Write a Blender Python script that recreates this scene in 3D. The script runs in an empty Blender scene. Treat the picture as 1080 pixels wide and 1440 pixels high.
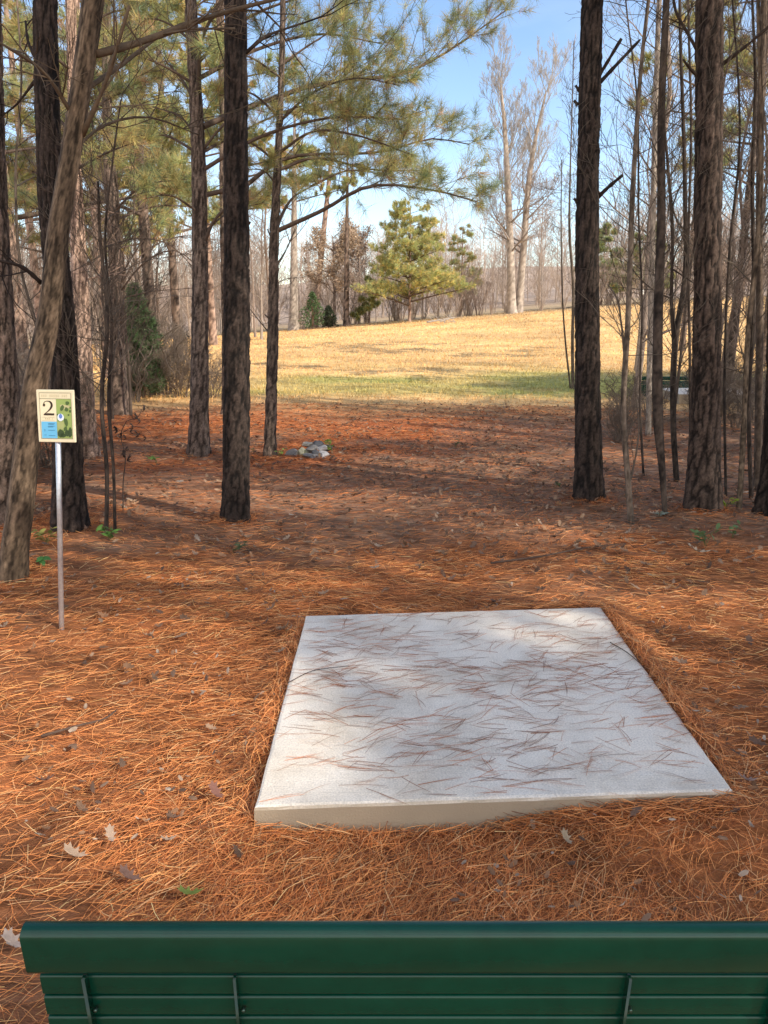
import bpy, math, random
import numpy as np
from mathutils import Vector
PI = math.pi
rng = np.random.default_rng(7)
random.seed(7)
scene = bpy.context.scene
COL = scene.collection
# ------------------------------------------------------------------ camera model
F, CX, CY, CAMH, PITCH = 1082.0, 540.0, 720.0, 1.6, math.radians(14.7)
cp, sp = math.cos(PITCH), math.sin(PITCH)
def G(px, py, z=0.0):                      # ground point seen at a photo position
    u, v = (px-CX)/F, (py-CY)/F
    dy, dz = cp - v*sp, -sp - v*cp
    t = (z-CAMH)/dz
    return np.array([u*t, dy*t, z])
def at(px, py, Y):                         # point at distance Y seen at a photo position
    u, v = (px-CX)/F, (py-CY)/F
    dy, dz = cp - v*sp, -sp - v*cp
    t = Y/dy
    return np.array([u*t, Y, CAMH+dz*t])
def depth(p): return p[1]*cp - (p[2]-CAMH)*sp
# ------------------------------------------------------------------ noise
def _h(ix, iy, iz):
    n = (ix.astype(np.int64)*374761393 + iy.astype(np.int64)*668265263 + iz.astype(np.int64)*2147483647) & 0xffffffff
    n = ((n ^ (n >> 13))*1274126177) & 0xffffffff
    n = ((n ^ (n >> 16))*2246822519) & 0xffffffff
    return ((n ^ (n >> 15)) & 0xffff)/65535.0
def vn(x, y, z=0.0):
    x, y = np.asarray(x, float), np.asarray(y, float)
    z = np.zeros_like(x)+z
    xi, yi, zi = np.floor(x), np.floor(y), np.floor(z)
    fx, fy, fz = x-xi, y-yi, z-zi
    fx, fy, fz = fx*fx*(3-2*fx), fy*fy*(3-2*fy), fz*fz*(3-2*fz)
    r = 0
    for a in (0, 1):
        for b in (0, 1):
            for c in (0, 1):
                w = (fx if a else 1-fx)*(fy if b else 1-fy)*(fz if c else 1-fz)
                r = r + w*_h(xi+a, yi+b, zi+c)
    return r
def fbm(x, y, z=0.0, o=3):
    r, a, s = 0, 0.5, 0
    for k in range(o):
        r = r + a*vn(np.asarray(x)*2**k+17*k, np.asarray(y)*2**k+5*k, z); s += a; a *= .5
    return r/s
def ss(a, b, x):
    t = np.clip((np.asarray(x, float)-a)/(b-a), 0, 1); return t*t*(3-2*t)
def voro(u, v, nc, seed):                   # cell pattern wrapping after nc columns; returns F2-F1 and cell random
    iu, iv = np.floor(u), np.floor(v)
    f1 = np.full(u.shape, 9.0); f2 = np.full(u.shape, 9.0); cid = np.zeros(u.shape)
    for a in (-1, 0, 1):
        for b in (-1, 0, 1):
            cu, cv = iu+a, iv+b
            cw = np.mod(cu, nc)
            px = cu + _h(cw, cv, np.zeros_like(cu)+seed); py = cv + _h(cw, cv, np.zeros_like(cu)+seed+91)
            d = np.hypot(u-px, v-py)
            r = _h(cw, cv, np.zeros_like(cu)+seed+7)
            near = d < f1
            f2 = np.where(near, f1, np.minimum(f2, d)); cid = np.where(near, r, cid); f1 = np.where(near, d, f1)
    return f2-f1, cid
# ------------------------------------------------------------------ mesh builder
class MB:
    def __init__(s): s.v, s.c, s.q, s.t, s.qm, s.tm, s.n = [], [], [], [], [], [], 0
    def add(s, V, C, Q=None, T=None, m=0):
        V = np.asarray(V, float).reshape(-1, 3)
        C = np.asarray(C, float)
        if C.ndim == 1: C = np.tile(C[:3], (len(V), 1))
        s.v.append(V); s.c.append(C)
        if Q is not None and len(Q): Q = np.asarray(Q, np.int64); s.q.append(Q+s.n); s.qm.append(np.full(len(Q), m))
        if T is not None and len(T): T = np.asarray(T, np.int64); s.t.append(T+s.n); s.tm.append(np.full(len(T), m))
        s.n += len(V)
    def arrays(s):
        V = np.concatenate(s.v); C = np.concatenate(s.c)
        Q = np.concatenate(s.q) if s.q else np.zeros((0, 4), np.int64)
        T = np.concatenate(s.t) if s.t else np.zeros((0, 3), np.int64)
        return V, C, Q, T
    def build(s, name, mats, parent=None, origin=(0, 0, 0), smooth=True):
        V, C, Q, T = s.arrays()
        V = V - np.asarray(origin, float)
        me = bpy.data.meshes.new(name)
        me.vertices.add(len(V)); me.vertices.foreach_set('co', V.astype(np.float32).ravel())
        nl = len(Q)*4+len(T)*3
        me.loops.add(nl); me.loops.foreach_set('vertex_index', np.concatenate([Q.ravel(), T.ravel()]).astype(np.int32))
        npol = len(Q)+len(T)
        me.polygons.add(npol)
        st = np.concatenate([np.arange(len(Q))*4, len(Q)*4+np.arange(len(T))*3]).astype(np.int32)
        me.polygons.foreach_set('loop_start', st)
        mi = np.concatenate([np.concatenate(s.qm) if s.qm else np.zeros(0), np.concatenate(s.tm) if s.tm else np.zeros(0)]).astype(np.int32)
        me.polygons.foreach_set('material_index', mi)
        me.polygons.foreach_set('use_smooth', np.full(npol, bool(smooth)))
        a = me.attributes.new('Col', 'FLOAT_COLOR', 'POINT')
        a.data.foreach_set('color', np.concatenate([C, np.ones((len(C), 1))], 1).astype(np.float32).ravel())
        me.update(calc_edges=True); me.validate()
        for mm in (mats if isinstance(mats, (list, tuple)) else [mats]): me.materials.append(mm)
        o = bpy.data.objects.new(name, me); COL.objects.link(o)
        if parent is not None: o.parent = parent
        else: o.location = origin
        return o
    def box(s, c, d, col, bev=0.0, m=0, ax=None):
        c, h = np.asarray(c, float), np.asarray(d, float)/2
        if bev <= 0:
            V = np.array([[x, y, z] for x in (-1, 1) for y in (-1, 1) for z in (-1, 1)], float)*h
            Q = [[0, 1, 3, 2], [4, 6, 7, 5], [0, 4, 5, 1], [2, 3, 7, 6], [0, 2, 6, 4], [1, 5, 7, 3]]
            T = []
        else:
            V, idx = [], {}
            for x in (-1, 1):
                for y in (-1, 1):
                    for z in (-1, 1):
                        for k in range(3):
                            p = np.array([x, y, z])*(h-bev); p[k] += [x, y, z][k]*bev
                            idx[(x, y, z, k)] = len(V); V.append(p)
            Q, T = [], []
            for k in range(3):
                i, j = (k+1) % 3, (k+2) % 3
                for sg in (-1, 1):
                    f = []
                    for (a, b) in ((-1, -1), (1, -1), (1, 1), (-1, 1)):
                        t = [0, 0, 0]; t[k] = sg; t[i] = a; t[j] = b; f.append(idx[(*t, k)])
                    Q.append(f if sg > 0 else f[::-1])
            for k in range(3):
                i, j = (k+1) % 3, (k+2) % 3
                for a in (-1, 1):
                    for b in (-1, 1):
                        t0 = [0, 0, 0]; t1 = [0, 0, 0]
                        t0[i] = t1[i] = a; t0[j] = t1[j] = b; t0[k] = -1; t1[k] = 1
                        f = [idx[(*t0, i)], idx[(*t1, i)], idx[(*t1, j)], idx[(*t0, j)]]
                        Q.append(f if a*b < 0 else f[::-1])
            for x in (-1, 1):
                for y in (-1, 1):
                    for z in (-1, 1):
                        f = [idx[(x, y, z, k)] for k in range(3)]
                        T.append(f if x*y*z > 0 else f[::-1])
            V = np.array(V)
        if ax is not None: V = V @ np.asarray(ax)      # rows of ax = local axes in world
        s.add(V+c, col, Q, T, m)
    def tube(s, P, R, k, col, m=0, cap=False):
        P = np.asarray(P, float); n = len(P); R = np.broadcast_to(np.asarray(R, float), (n,))
        t = np.gradient(P, axis=0); t /= np.linalg.norm(t, axis=1)[:, None]+1e-9
        tm = t.mean(0); ref = np.array([1.0, 0, 0]) if abs(tm[0]) < .7*np.linalg.norm(tm) else np.array([0, 1.0, 0])
        a = np.cross(t, ref); a /= np.linalg.norm(a, axis=1)[:, None]+1e-9
        b = np.cross(t, a)
        th = np.arange(k)*2*PI/k
        V = P[:, None, :] + R[:, None, None]*(np.cos(th)[None, :, None]*a[:, None, :] + np.sin(th)[None, :, None]*b[:, None, :])
        i = np.arange(n-1)[:, None]*k; j = np.arange(k)[None, :]; j2 = (j+1) % k
        Q = np.stack([i+j, i+k+j, i+k+j2, i+j2], -1).reshape(-1, 4)
        T = []
        V = V.reshape(-1, 3)
        if cap:
            V = np.concatenate([V, P[:1], P[-1:]]); nn = n*k
            T = [[nn, q, (q+1) % k] for q in range(k)] + [[nn+1, (n-1)*k+(q+1) % k, (n-1)*k+q] for q in range(k)]
        s.add(V, col, Q, T, m)
    def poly(s, pts, col, m=0):                # fan from centroid
        pts = np.asarray(pts, float); n = len(pts)
        V = np.concatenate([pts, pts.mean(0)[None]])
        s.add(V, col, None, [[n, i, (i+1) % n] for i in range(n)], m)
def spline(P, n):
    P = np.asarray(P, float)
    if len(P) < 3: return P[0]+(P[-1]-P[0])*np.linspace(0, 1, n)[:, None]
    d = np.concatenate([[0], np.cumsum(np.linalg.norm(np.diff(P, axis=0), axis=1))])
    t = np.linspace(0, d[-1], n); out = np.zeros((n, P.shape[1]))
    m = np.gradient(P, d, axis=0)
    k = np.clip(np.searchsorted(d, t, side='right')-1, 0, len(P)-2)
    h = (d[k+1]-d[k])[:, None]; u = ((t-d[k])[:, None])/h
    return (2*u**3-3*u**2+1)*P[k]+(u**3-2*u**2+u)*h*m[k]+(-2*u**3+3*u**2)*P[k+1]+(u**3-u**2)*h*m[k+1]
# ------------------------------------------------------------------ properties
def tag(o, label=None, cat=None, group=None, kind=None):
    if label: o['label'] = label
    if cat: o['category'] = cat
    if group: o['group'] = group
    if kind: o['kind'] = kind
    return o
def empty(name, loc, label, cat, group=None):
    o = bpy.data.objects.new(name, None); COL.objects.link(o); o.location = loc
    o.empty_display_size = .1
    return tag(o, label, cat, group)
def copy_tree(o, loc, rz=0, sc=1.0, label=None, parent=None):
    c = o.copy(); COL.objects.link(c)
    if parent is None:
        c.location = loc; c.rotation_euler = (0, 0, rz); c.scale = (sc, sc, sc) if np.isscalar(sc) else sc
        if label: c['label'] = label
    else: c.parent = parent
    for ch in list(o.children): copy_tree(ch, None, parent=c)
    return c
# ------------------------------------------------------------------ materials
def nt(name):
    m = bpy.data.materials.new(name); m.use_nodes = True
    n = m.node_tree; n.nodes.clear()
    out = n.nodes.new('ShaderNodeOutputMaterial')
    return m, n, out
def attr_mat(name, rough=.85, nscale=30, namt=.35, bump=.0, bscale=60, bdist=.004, trans=0.0, spec=.2, objvar=0.0, stretch=(1, 1, 1), coat=0, metal=0, mult=1.0, nmin=None):
    m, n, out = nt(name); N, L = n.nodes, n.links
    at_ = N.new('ShaderNodeAttribute'); at_.attribute_name = 'Col'
    tc = N.new('ShaderNodeTexCoord'); mp = N.new('ShaderNodeMapping'); mp.inputs['Scale'].default_value = stretch
    L.new(tc.outputs['Object'], mp.inputs['Vector'])
    no = N.new('ShaderNodeTexNoise'); no.inputs['Scale'].default_value = nscale; no.inputs['Detail'].default_value = 5; no.inputs['Roughness'].default_value = .65
    L.new(mp.outputs[0], no.inputs['Vector'])
    mr = N.new('ShaderNodeMapRange'); mr.inputs['From Min'].default_value = .25; mr.inputs['From Max'].default_value = .75
    mr.inputs['To Min'].default_value = (1-namt)*mult; mr.inputs['To Max'].default_value = (1+namt)*mult
    L.new(no.outputs['Fac'], mr.inputs['Value'])
    fac = mr.outputs[0]
    if objvar > 0:
        oi = N.new('ShaderNodeObjectInfo'); m2 = N.new('ShaderNodeMapRange')
        m2.inputs['To Min'].default_value = 1-objvar; m2.inputs['To Max'].default_value = 1+objvar
        L.new(oi.outputs['Random'], m2.inputs['Value'])
        mu = N.new('ShaderNodeMath'); mu.operation = 'MULTIPLY'; L.new(fac, mu.inputs[0]); L.new(m2.outputs[0], mu.inputs[1]); fac = mu.outputs[0]
    sc = N.new('ShaderNodeVectorMath'); sc.operation = 'SCALE'
    L.new(at_.outputs['Color'], sc.inputs[0]); L.new(fac, sc.inputs['Scale'])
    b = N.new('ShaderNodeBsdfPrincipled'); b.inputs['Roughness'].default_value = rough
    b.inputs['Specular IOR Level'].default_value = spec; b.inputs['Coat Weight'].default_value = coat; b.inputs['Metallic'].default_value = metal
    b.inputs['Coat Roughness'].default_value = .15
    L.new(sc.outputs[0], b.inputs['Base Color'])
    if bump > 0:
        n2 = N.new('ShaderNodeTexNoise'); n2.inputs['Scale'].default_value = bscale; n2.inputs['Detail'].default_value = 6; n2.inputs['Roughness'].default_value = .7
        L.new(mp.outputs[0], n2.inputs['Vector'])
        bp = N.new('ShaderNodeBump'); bp.inputs['Strength'].default_value = bump; bp.inputs['Distance'].default_value = bdist
        L.new(n2.outputs['Fac'], bp.inputs['Height']); L.new(bp.outputs[0], b.inputs['Normal'])
    last = b.outputs[0]
    if trans > 0:
        tr = N.new('ShaderNodeBsdfTranslucent'); L.new(sc.outputs[0], tr.inputs['Color'])
        mx = N.new('ShaderNodeMixShader'); mx.inputs[0].default_value = trans
        L.new(last, mx.inputs[1]); L.new(tr.outputs[0], mx.inputs[2]); last = mx.outputs[0]
    L.new(last, out.inputs['Surface'])
    return m
M_bark = attr_mat('pine_bark', .9, 70, .65, 1, 130, .006, objvar=.08, stretch=(1, 1, .75))
M_hbark = attr_mat('smooth_bark', .88, 45, .45, .8, 90, .004, objvar=.1, stretch=(1, 1, .55))
M_twig = attr_mat('twig_bark', .9, 20, .35, objvar=.18)
M_needle = attr_mat('pine_needles', .6, 8, .35, trans=.3, spec=.3)
M_leaf = attr_mat('green_leaf', .5, 12, .25, trans=.35, spec=.35)
M_dry = attr_mat('dry_leaf', .8, 25, .3, trans=.15, spec=.2)
M_straw = attr_mat('pine_straw', .65, 3, .25, trans=.12, spec=.25)
M_grass = attr_mat('dry_grass', .8, .6, .3, trans=.2, spec=.15)
M_rock = attr_mat('grey_rock', .9, 14, .4, 1, 30, .01)
M_paint = attr_mat('green_bench_paint', .27, 18, .16, .10, 500, .0005, spec=.35, coat=.3)
M_steel = attr_mat('galvanised_steel', .38, 60, .2, .15, 120, .001, metal=.85)
M_sign = attr_mat('sign_print', .45, 40, .04, spec=.4)
def ground_mat():
    m, n, out = nt('forest_floor'); N, L = n.nodes, n.links
    a = N.new('ShaderNodeAttribute'); a.attribute_name = 'Col'
    ge = N.new('ShaderNodeNewGeometry')
    def noise(scale, st=(1, 1, 1), det=6, ro=.65):
        mp = N.new('ShaderNodeMapping'); mp.inputs['Scale'].default_value = st
        L.new(ge.outputs['Position'], mp.inputs['Vector'])
        x = N.new('ShaderNodeTexNoise'); x.inputs['Scale'].default_value = scale; x.inputs['Detail'].default_value = det; x.inputs['Roughness'].default_value = ro
        L.new(mp.outputs[0], x.inputs['Vector']); return x.outputs['Fac']
    def mr(v, a0, a1, b0, b1):
        x = N.new('ShaderNodeMapRange'); 
        for k, q in zip(('From Min', 'From Max', 'To Min', 'To Max'), (a0, a1, b0, b1)): x.inputs[k].default_value = q
        L.new(v, x.inputs['Value']); return x.outputs[0]
    def mul(p, q):
        x = N.new('ShaderNodeMath'); x.operation = 'MULTIPLY'; L.new(p, x.inputs[0]); L.new(q, x.inputs[1]); return x.outputs[0]
    f1 = mr(noise(26, (.35, 1, 1)), .3, .7, .45, 1.5)
    f2 = mr(noise(5, (.6, 1, 1)), .3, .7, .7, 1.3)
    f3 = mr(noise(.55, (.5, 1, 1)), .3, .7, .8, 1.2)
    f = mul(mul(f1, f2), f3)
    sc = N.new('ShaderNodeVectorMath'); sc.operation = 'SCALE'
    L.new(a.outputs['Color'], sc.inputs[0]); L.new(f, sc.inputs['Scale'])
    b = N.new('ShaderNodeBsdfPrincipled'); b.inputs['Roughness'].default_value = .95; b.inputs['Specular IOR Level'].default_value = .1
    L.new(sc.outputs[0], b.inputs['Base Color'])
    bp = N.new('ShaderNodeBump'); bp.inputs['Strength'].default_value = .8; bp.inputs['Distance'].default_value = .03
    L.new(noise(30, (.4, 1, 1)), bp.inputs['Height']); L.new(bp.outputs[0], b.inputs['Normal'])
    L.new(b.outputs[0], out.inputs['Surface'])
    return m
M_ground = ground_mat()
def concrete_mat():
    m, n, out = nt('broom_finished_concrete'); N, L = n.nodes, n.links
    tc = N.new('ShaderNodeTexCoord'); ge = N.new('ShaderNodeNewGeometry')
    sx = N.new('ShaderNodeSeparateXYZ'); L.new(ge.outputs['Normal'], sx.inputs[0])
    n1 = N.new('ShaderNodeTexNoise'); n1.inputs['Scale'].default_value = 2.6; n1.inputs['Detail'].default_value = 7; n1.inputs['Roughness'].default_value = .72
    n2 = N.new('ShaderNodeTexNoise'); n2.inputs['Scale'].default_value = 160; n2.inputs['Detail'].default_value = 3
    mp = N.new('ShaderNodeMapping'); mp.inputs['Scale'].default_value = (4, 190, 4)
    n3 = N.new('ShaderNodeTexNoise'); n3.inputs['Scale'].default_value = 1; n3.inputs['Detail'].default_value = 2
    L.new(tc.outputs['Object'], n1.inputs['Vector']); L.new(tc.outputs['Object'], n2.inputs['Vector'])
    L.new(tc.outputs['Object'], mp.inputs['Vector']); L.new(mp.outputs[0], n3.inputs['Vector'])
    r = N.new('ShaderNodeValToRGB'); r.color_ramp.elements[0].position = .28; r.color_ramp.elements[0].color = (.66, .575, .46, 1)
    r.color_ramp.elements[1].position = .58; r.color_ramp.elements[1].color = (.95, .865, .735, 1)
    L.new(n1.outputs['Fac'], r.inputs[0])
    mr = N.new('ShaderNodeMapRange'); mr.inputs['From Min'].default_value = .3; mr.inputs['From Max'].default_value = .7; mr.inputs['To Min'].default_value = .78; mr.inputs['To Max'].default_value = 1.1
    L.new(n2.outputs['Fac'], mr.inputs[0])
    sc = N.new('ShaderNodeVectorMath'); sc.operation = 'SCALE'; L.new(r.outputs[0], sc.inputs[0]); L.new(mr.outputs[0], sc.inputs['Scale'])
    # the cast sides are a darker tan than the top
    mrz = N.new('ShaderNodeMapRange'); mrz.inputs['From Min'].default_value = .2; mrz.inputs['From Max'].default_value = .75; L.new(sx.outputs['Z'], mrz.inputs[0])
    mx = N.new('ShaderNodeMix'); mx.data_type = 'RGBA'; L.new(mrz.outputs[0], mx.inputs['Factor'])
    mx.inputs['A'].default_value = (.40, .33, .24, 1); L.new(sc.outputs[0], mx.inputs['B'])
    b = N.new('ShaderNodeBsdfPrincipled'); b.inputs['Roughness'].default_value = .85; b.inputs['Specular IOR Level'].default_value = .25
    L.new(mx.outputs['Result'], b.inputs['Base Color'])
    ad = N.new('ShaderNodeMath'); ad.operation = 'ADD'; L.new(n3.outputs['Fac'], ad.inputs[0]); L.new(n2.outputs['Fac'], ad.inputs[1])
    bp = N.new('ShaderNodeBump'); bp.inputs['Strength'].default_value = .6; bp.inputs['Distance'].default_value = .003
    L.new(ad.outputs[0], bp.inputs['Height']); L.new(bp.outputs[0], b.inputs['Normal'])
    L.new(b.outputs[0], out.inputs['Surface'])
    return m
M_conc = concrete_mat()
# ------------------------------------------------------------------ sun and sky
SUN_EL, SUN_BACK = math.radians(36), math.radians(32)
S = np.array([math.cos(SUN_BACK)*math.cos(SUN_EL), -math.sin(SUN_BACK)*math.cos(SUN_EL), math.sin(SUN_EL)])
OFF = S[:2]/S[2]                            # horizontal offset towards the sun per metre of height
sl = bpy.data.lights.new('sun', 'SUN'); sl.energy = 5.0; sl.angle = math.radians(.6); sl.color = (1, .9, .76)
so = bpy.data.objects.new('sun', sl); COL.objects.link(so)
so.rotation_euler = Vector(-S).to_track_quat('-Z', 'Y').to_euler(); so.location = tuple(S*60)
w = bpy.data.worlds.new('World'); scene.world = w; w.use_nodes = True
wn, wl = w.node_tree.nodes, w.node_tree.links
sky = wn.new('ShaderNodeTexSky'); sky.sky_type = 'NISHITA'; sky.sun_disc = False
sky.sun_elevation = SUN_EL; sky.sun_rotation = PI/2+SUN_BACK
sky.air_density = 1.0; sky.dust_density = .15; sky.ozone_density = 2.2
bg = wn['Background']; bg.inputs['Strength'].default_value = .15
tcw = wn.new('ShaderNodeTexCoord'); mpw = wn.new('ShaderNodeMapping'); mpw.inputs['Scale'].default_value = (1.2, 1.2, 5)
wl.new(tcw.outputs['Generated'], mpw.inputs['Vector'])
cn = wn.new('ShaderNodeTexNoise'); cn.inputs['Scale'].default_value = 2.2; cn.inputs['Detail'].default_value = 6; wl.new(mpw.outputs[0], cn.inputs['Vector'])
cr = wn.new('ShaderNodeMapRange'); cr.inputs['From Min'].default_value = .42; cr.inputs['From Max'].default_value = .8; cr.inputs['To Max'].default_value = .3
wl.new(cn.outputs['Fac'], cr.inputs[0])
mxw = wn.new('ShaderNodeMix'); mxw.data_type = 'RGBA'; wl.new(cr.outputs[0], mxw.inputs['Factor'])
wl.new(sky.outputs[0], mxw.inputs['A']); mxw.inputs['B'].default_value = (5.2, 5.6, 6.2, 1)
sxw = wn.new('ShaderNodeSeparateXYZ'); wl.new(tcw.outputs['Generated'], sxw.inputs[0])
bk_ = wn.new('ShaderNodeMapRange'); bk_.inputs['From Min'].default_value = -.05; bk_.inputs['From Max'].default_value = -.75; bk_.inputs['To Max'].default_value = .75; wl.new(sxw.outputs['Y'], bk_.inputs[0])
cm2 = wn.new('ShaderNodeMapRange'); cm2.inputs['From Min'].default_value = .35; cm2.inputs['From Max'].default_value = .6; wl.new(cn.outputs['Fac'], cm2.inputs[0])
fm2 = wn.new('ShaderNodeMath'); fm2.operation = 'MULTIPLY'; wl.new(bk_.outputs[0], fm2.inputs[0]); wl.new(cm2.outputs[0], fm2.inputs[1])
mx2 = wn.new('ShaderNodeMix'); mx2.data_type = 'RGBA'; wl.new(fm2.outputs[0], mx2.inputs['Factor'])     # unseen bright cloud bank added behind the camera as neutral fill light
wl.new(mxw.outputs['Result'], mx2.inputs['A']); mx2.inputs['B'].default_value = (11.0, 9.4, 7.8, 1)
gn = wn.new('ShaderNodeVectorMath'); gn.operation = 'MULTIPLY'; gn.inputs[1].default_value = (1.64, 1.64, 1.66)
wl.new(mx2.outputs['Result'], gn.inputs[0]); wl.new(gn.outputs[0], bg.inputs['Color'])
cam = bpy.data.cameras.new('camera'); co = bpy.data.objects.new('camera', cam); COL.objects.link(co)
co.location = (0, 0, CAMH); co.rotation_euler = (PI/2-PITCH, 0, 0)
cam.sensor_fit = 'VERTICAL'; cam.sensor_height = 24; cam.lens = F/1440*24; cam.clip_start = .05; cam.clip_end = 5000
scene.camera = co
scene.view_settings.view_transform = 'Standard'; scene.view_settings.look = 'None'; scene.view_settings.exposure = 0
# ------------------------------------------------------------------ terrain
ZS = .10                                   # top of the concrete pad
SLAB = [G(357, 1135, ZS), G(1032, 1112, ZS), G(845, 853, ZS), G(430, 865, ZS)]   # near left, near right, far right, far left
def in_slab(x, y, grow=0.0):
    r = np.full(np.shape(x), 1e9)
    for i in range(4):
        a, b = SLAB[i], SLAB[(i+1) % 4]
        e = b-a; nrm = np.array([-e[1], e[0]])/np.hypot(e[0], e[1])
        r = np.minimum(r, (x-a[0])*nrm[0]+(y-a[1])*nrm[1])
    return r + grow                          # > 0 inside
def Hs(x, y):                               # smooth terrain
    x, y = np.asarray(x, float), np.asarray(y, float)
    t = ss(13, 62, y)*.75 + .25*np.clip((y-13)/49, 0, 1.0)
    z = t*(.68+.075*np.clip(x, -24, 26)) + ss(60, 200, y)*2.0 + ss(84, 165, y)*6.0
    z = z - .5*ss(14.6, 15.1, y)*(1-ss(16.5, 18, y))*ss(4.2, 5.2, x)*(1-ss(8.5, 10, x))
    z = z + .05*ss(-.8, -2.4, x)*(1-ss(6, 10, y))
    return z
def H(x, y):
    x, y = np.asarray(x, float), np.asarray(y, float)
    near = 1-ss(9, 16, y)
    z = Hs(x, y) + near*(.045*(fbm(x*1.1+3, y*1.1)-.5) + .035*(fbm(x*4.5, y*4.5+9)-.5))
    z = z + (1-near)*.12*(fbm(x*.5, y*.5+40)-.5)
    s = in_slab(x, y)
    # straw banked against the right half of the near edge and the right side
    for bx, by in TRUNKS: z = z + .05*np.exp(-(((x-bx)**2+(y-by)**2)/.09))
    bank = .07*ss(.2, .95, x)*np.exp(-((s+.02)/.16)**2) + .035*ss(-.25, -.5, x)*np.exp(-((s+.02)/.12)**2) + .03*ss(2.3, 2.6, y)*np.exp(-((s+.02)/.12)**2)
    z = np.where(s > -.6, np.where(s > .02, -.04, z+bank), z)
    return z
TRUNKS = [tuple(G(a, b)[:2]) for a, b in ((331, 738), (829, 709), (988, 722), (97, 745), (17, 816), (279, 643))]
def Hf(x, y): return float(H(np.array([x]), np.array([y]))[0])
def axis(parts):
    out = []
    for a, b, st in parts: out.append(np.arange(a, b, st))
    return np.concatenate(out)
ys = np.concatenate([axis([(-14, 0, .7), (0, 10, .06), (10, 25, .2), (25, 72, .7)]), np.geomspace(72, 1500, 26)])
xp = np.concatenate([axis([(0, 6, .06), (6, 20, .3), (20, 60, 1.2)]), np.geomspace(60, 1500, 18)])
xs = np.concatenate([-xp[:0:-1], xp])
X, Y = np.meshgrid(xs, ys)
Z = H(X, Y)
def zone(X, Y):
    n1, n2, n3 = fbm(X*.6, Y*.6), fbm(X*.25+7, Y*.35+2), fbm(X*2.2, Y*2.6+5)
    straw = np.array([.42, .165, .065]); litter = np.array([.30, .18, .115]); tan = np.array([.84, .54, .235]); green = np.array([.42, .42, .13]); dirt = np.array([.46, .175, .085])
    C = np.zeros(X.shape+(3,))+straw
    dm = (ss(4.6, 7, Y)*.8)[..., None]; C = C*(1-dm)+np.array([.42, .205, .11])*dm
    lt = ss(.30, .62, n1*.5+n3*.3 + .40*ss(4.6, 6.2, Y)*(1-ss(9, 11, Y))*.6 + .3*ss(-1.5, 2.5, X)*ss(5, 7, Y) - .1)
    C = C*(1-lt[..., None])+litter*lt[..., None]
    rd = ss(.45, .7, fbm(X*.5+31, Y*.9))*ss(6.5, 8, Y)*(1-ss(0, 3, X))
    C = C*(1-rd[..., None])+dirt*rd[..., None]
    edge = 13.2 + 1.2*(n2-.5) + .9*(n3-.5) + .35*np.clip(-X-2, 0, 6)*.3
    fm = ss(-2.4, 1.8, Y-edge+1.6*(n3-.5))
    fieldc = tan*(.62+.4*n2+.36*fbm(X*.9+3, Y*.9)) [..., None]
    br_ = (ss(.52, .7, fbm(X*.3+70, Y*.55+12))*.35)[..., None]; fieldc = fieldc*(1-br_)+np.array([.58, .36, .17])*br_
    gm = ss(14.0, 15.6, Y+1.2*(n3-.5))*(1-ss(17.5, 22, Y+5*(n2-.5)))*ss(-5, -1, X)*(.55+.45*ss(.35, .6, n1))
    gm = np.clip(gm, 0, .9)
    fieldc = fieldc*(1-gm[..., None])+green*gm[..., None]
    far = ss(52, 62, Y)
    fieldc = fieldc*(1-far[..., None])+np.array([.46, .34, .20])*far[..., None]
    hill = ss(74, 95, Y)[..., None]; fieldc = fieldc*(1-hill)+np.array([.50, .39, .30])*hill
    # the wooded sides keep their leaf litter
    wood = np.maximum(ss(5.5, 7.5, X-.12*(Y-13))*(1-ss(17, 19, Y)), ss(-6.5, -8, X+.33*(Y-13))*(1-ss(50, 60, Y)))
    fm = fm*(1-wood)
    C = C*(1-.2*(1-ss(3.5, 8, Y)))[..., None]  # near ground darkened so the gaps between needles read as shade
    return C*(1-fm[..., None])+fieldc*fm[..., None]
gb = MB()
nx = len(xs)
ii = (np.arange(len(ys)-1)[:, None]*nx+np.arange(nx-1)[None, :]).ravel()
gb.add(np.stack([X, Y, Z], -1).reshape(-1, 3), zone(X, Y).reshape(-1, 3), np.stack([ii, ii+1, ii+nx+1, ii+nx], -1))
g = gb.build('ground', M_ground); tag(g, kind='structure')
# ------------------------------------------------------------------ concrete tee pad
def make_pad(corners, z0, z1, bev=.012):
    mb = MB(); c = np.array(corners, float)[:, :2]; cen = c.mean(0)
    rings = [(0, z0, 0), (0, z1-bev, 0), (bev*.3, z1-bev*.3, 0), (bev, z1, 0)]
    n = 24; V = []
    def ring(ins, z):
        out = []
        for i in range(4):
            a, b = c[i], c[(i+1) % 4]
            for k in range(n):
                p = a+(b-a)*k/n
                q = p + (cen-p)/np.linalg.norm(cen-p)*ins*1.3
                wob = .007*(vn(np.array([q[0]*14]), np.array([q[1]*14]), z*40)[0]-.5)
                out.append([q[0]+wob, q[1]+wob, z])
        return out
    R = [ring(a, z) for a, z, _ in rings]
    V = np.array(sum(R, [])); m = 4*n
    Q = [[r*m+k, r*m+(k+1) % m, (r+1)*m+(k+1) % m, (r+1)*m+k] for r in range(len(R)-1) for k in range(m)]
    mb.add(V, (.6, .6, .6), Q)
    top = np.array(R[-1]); mb.add(np.concatenate([top, [[cen[0], cen[1], z1]]]), (.6, .6, .6), None, [[k, (k+1) % m, m] for k in range(m)])
    return mb
cen = np.array(SLAB).mean(0)
pad = make_pad(SLAB, -.05, ZS).build('concrete_pad', M_conc, origin=(cen[0], cen[1], 0), smooth=False)
tag(pad, 'pale concrete tee pad in the foreground scattered with brown pine needles', 'concrete pad')
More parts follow.
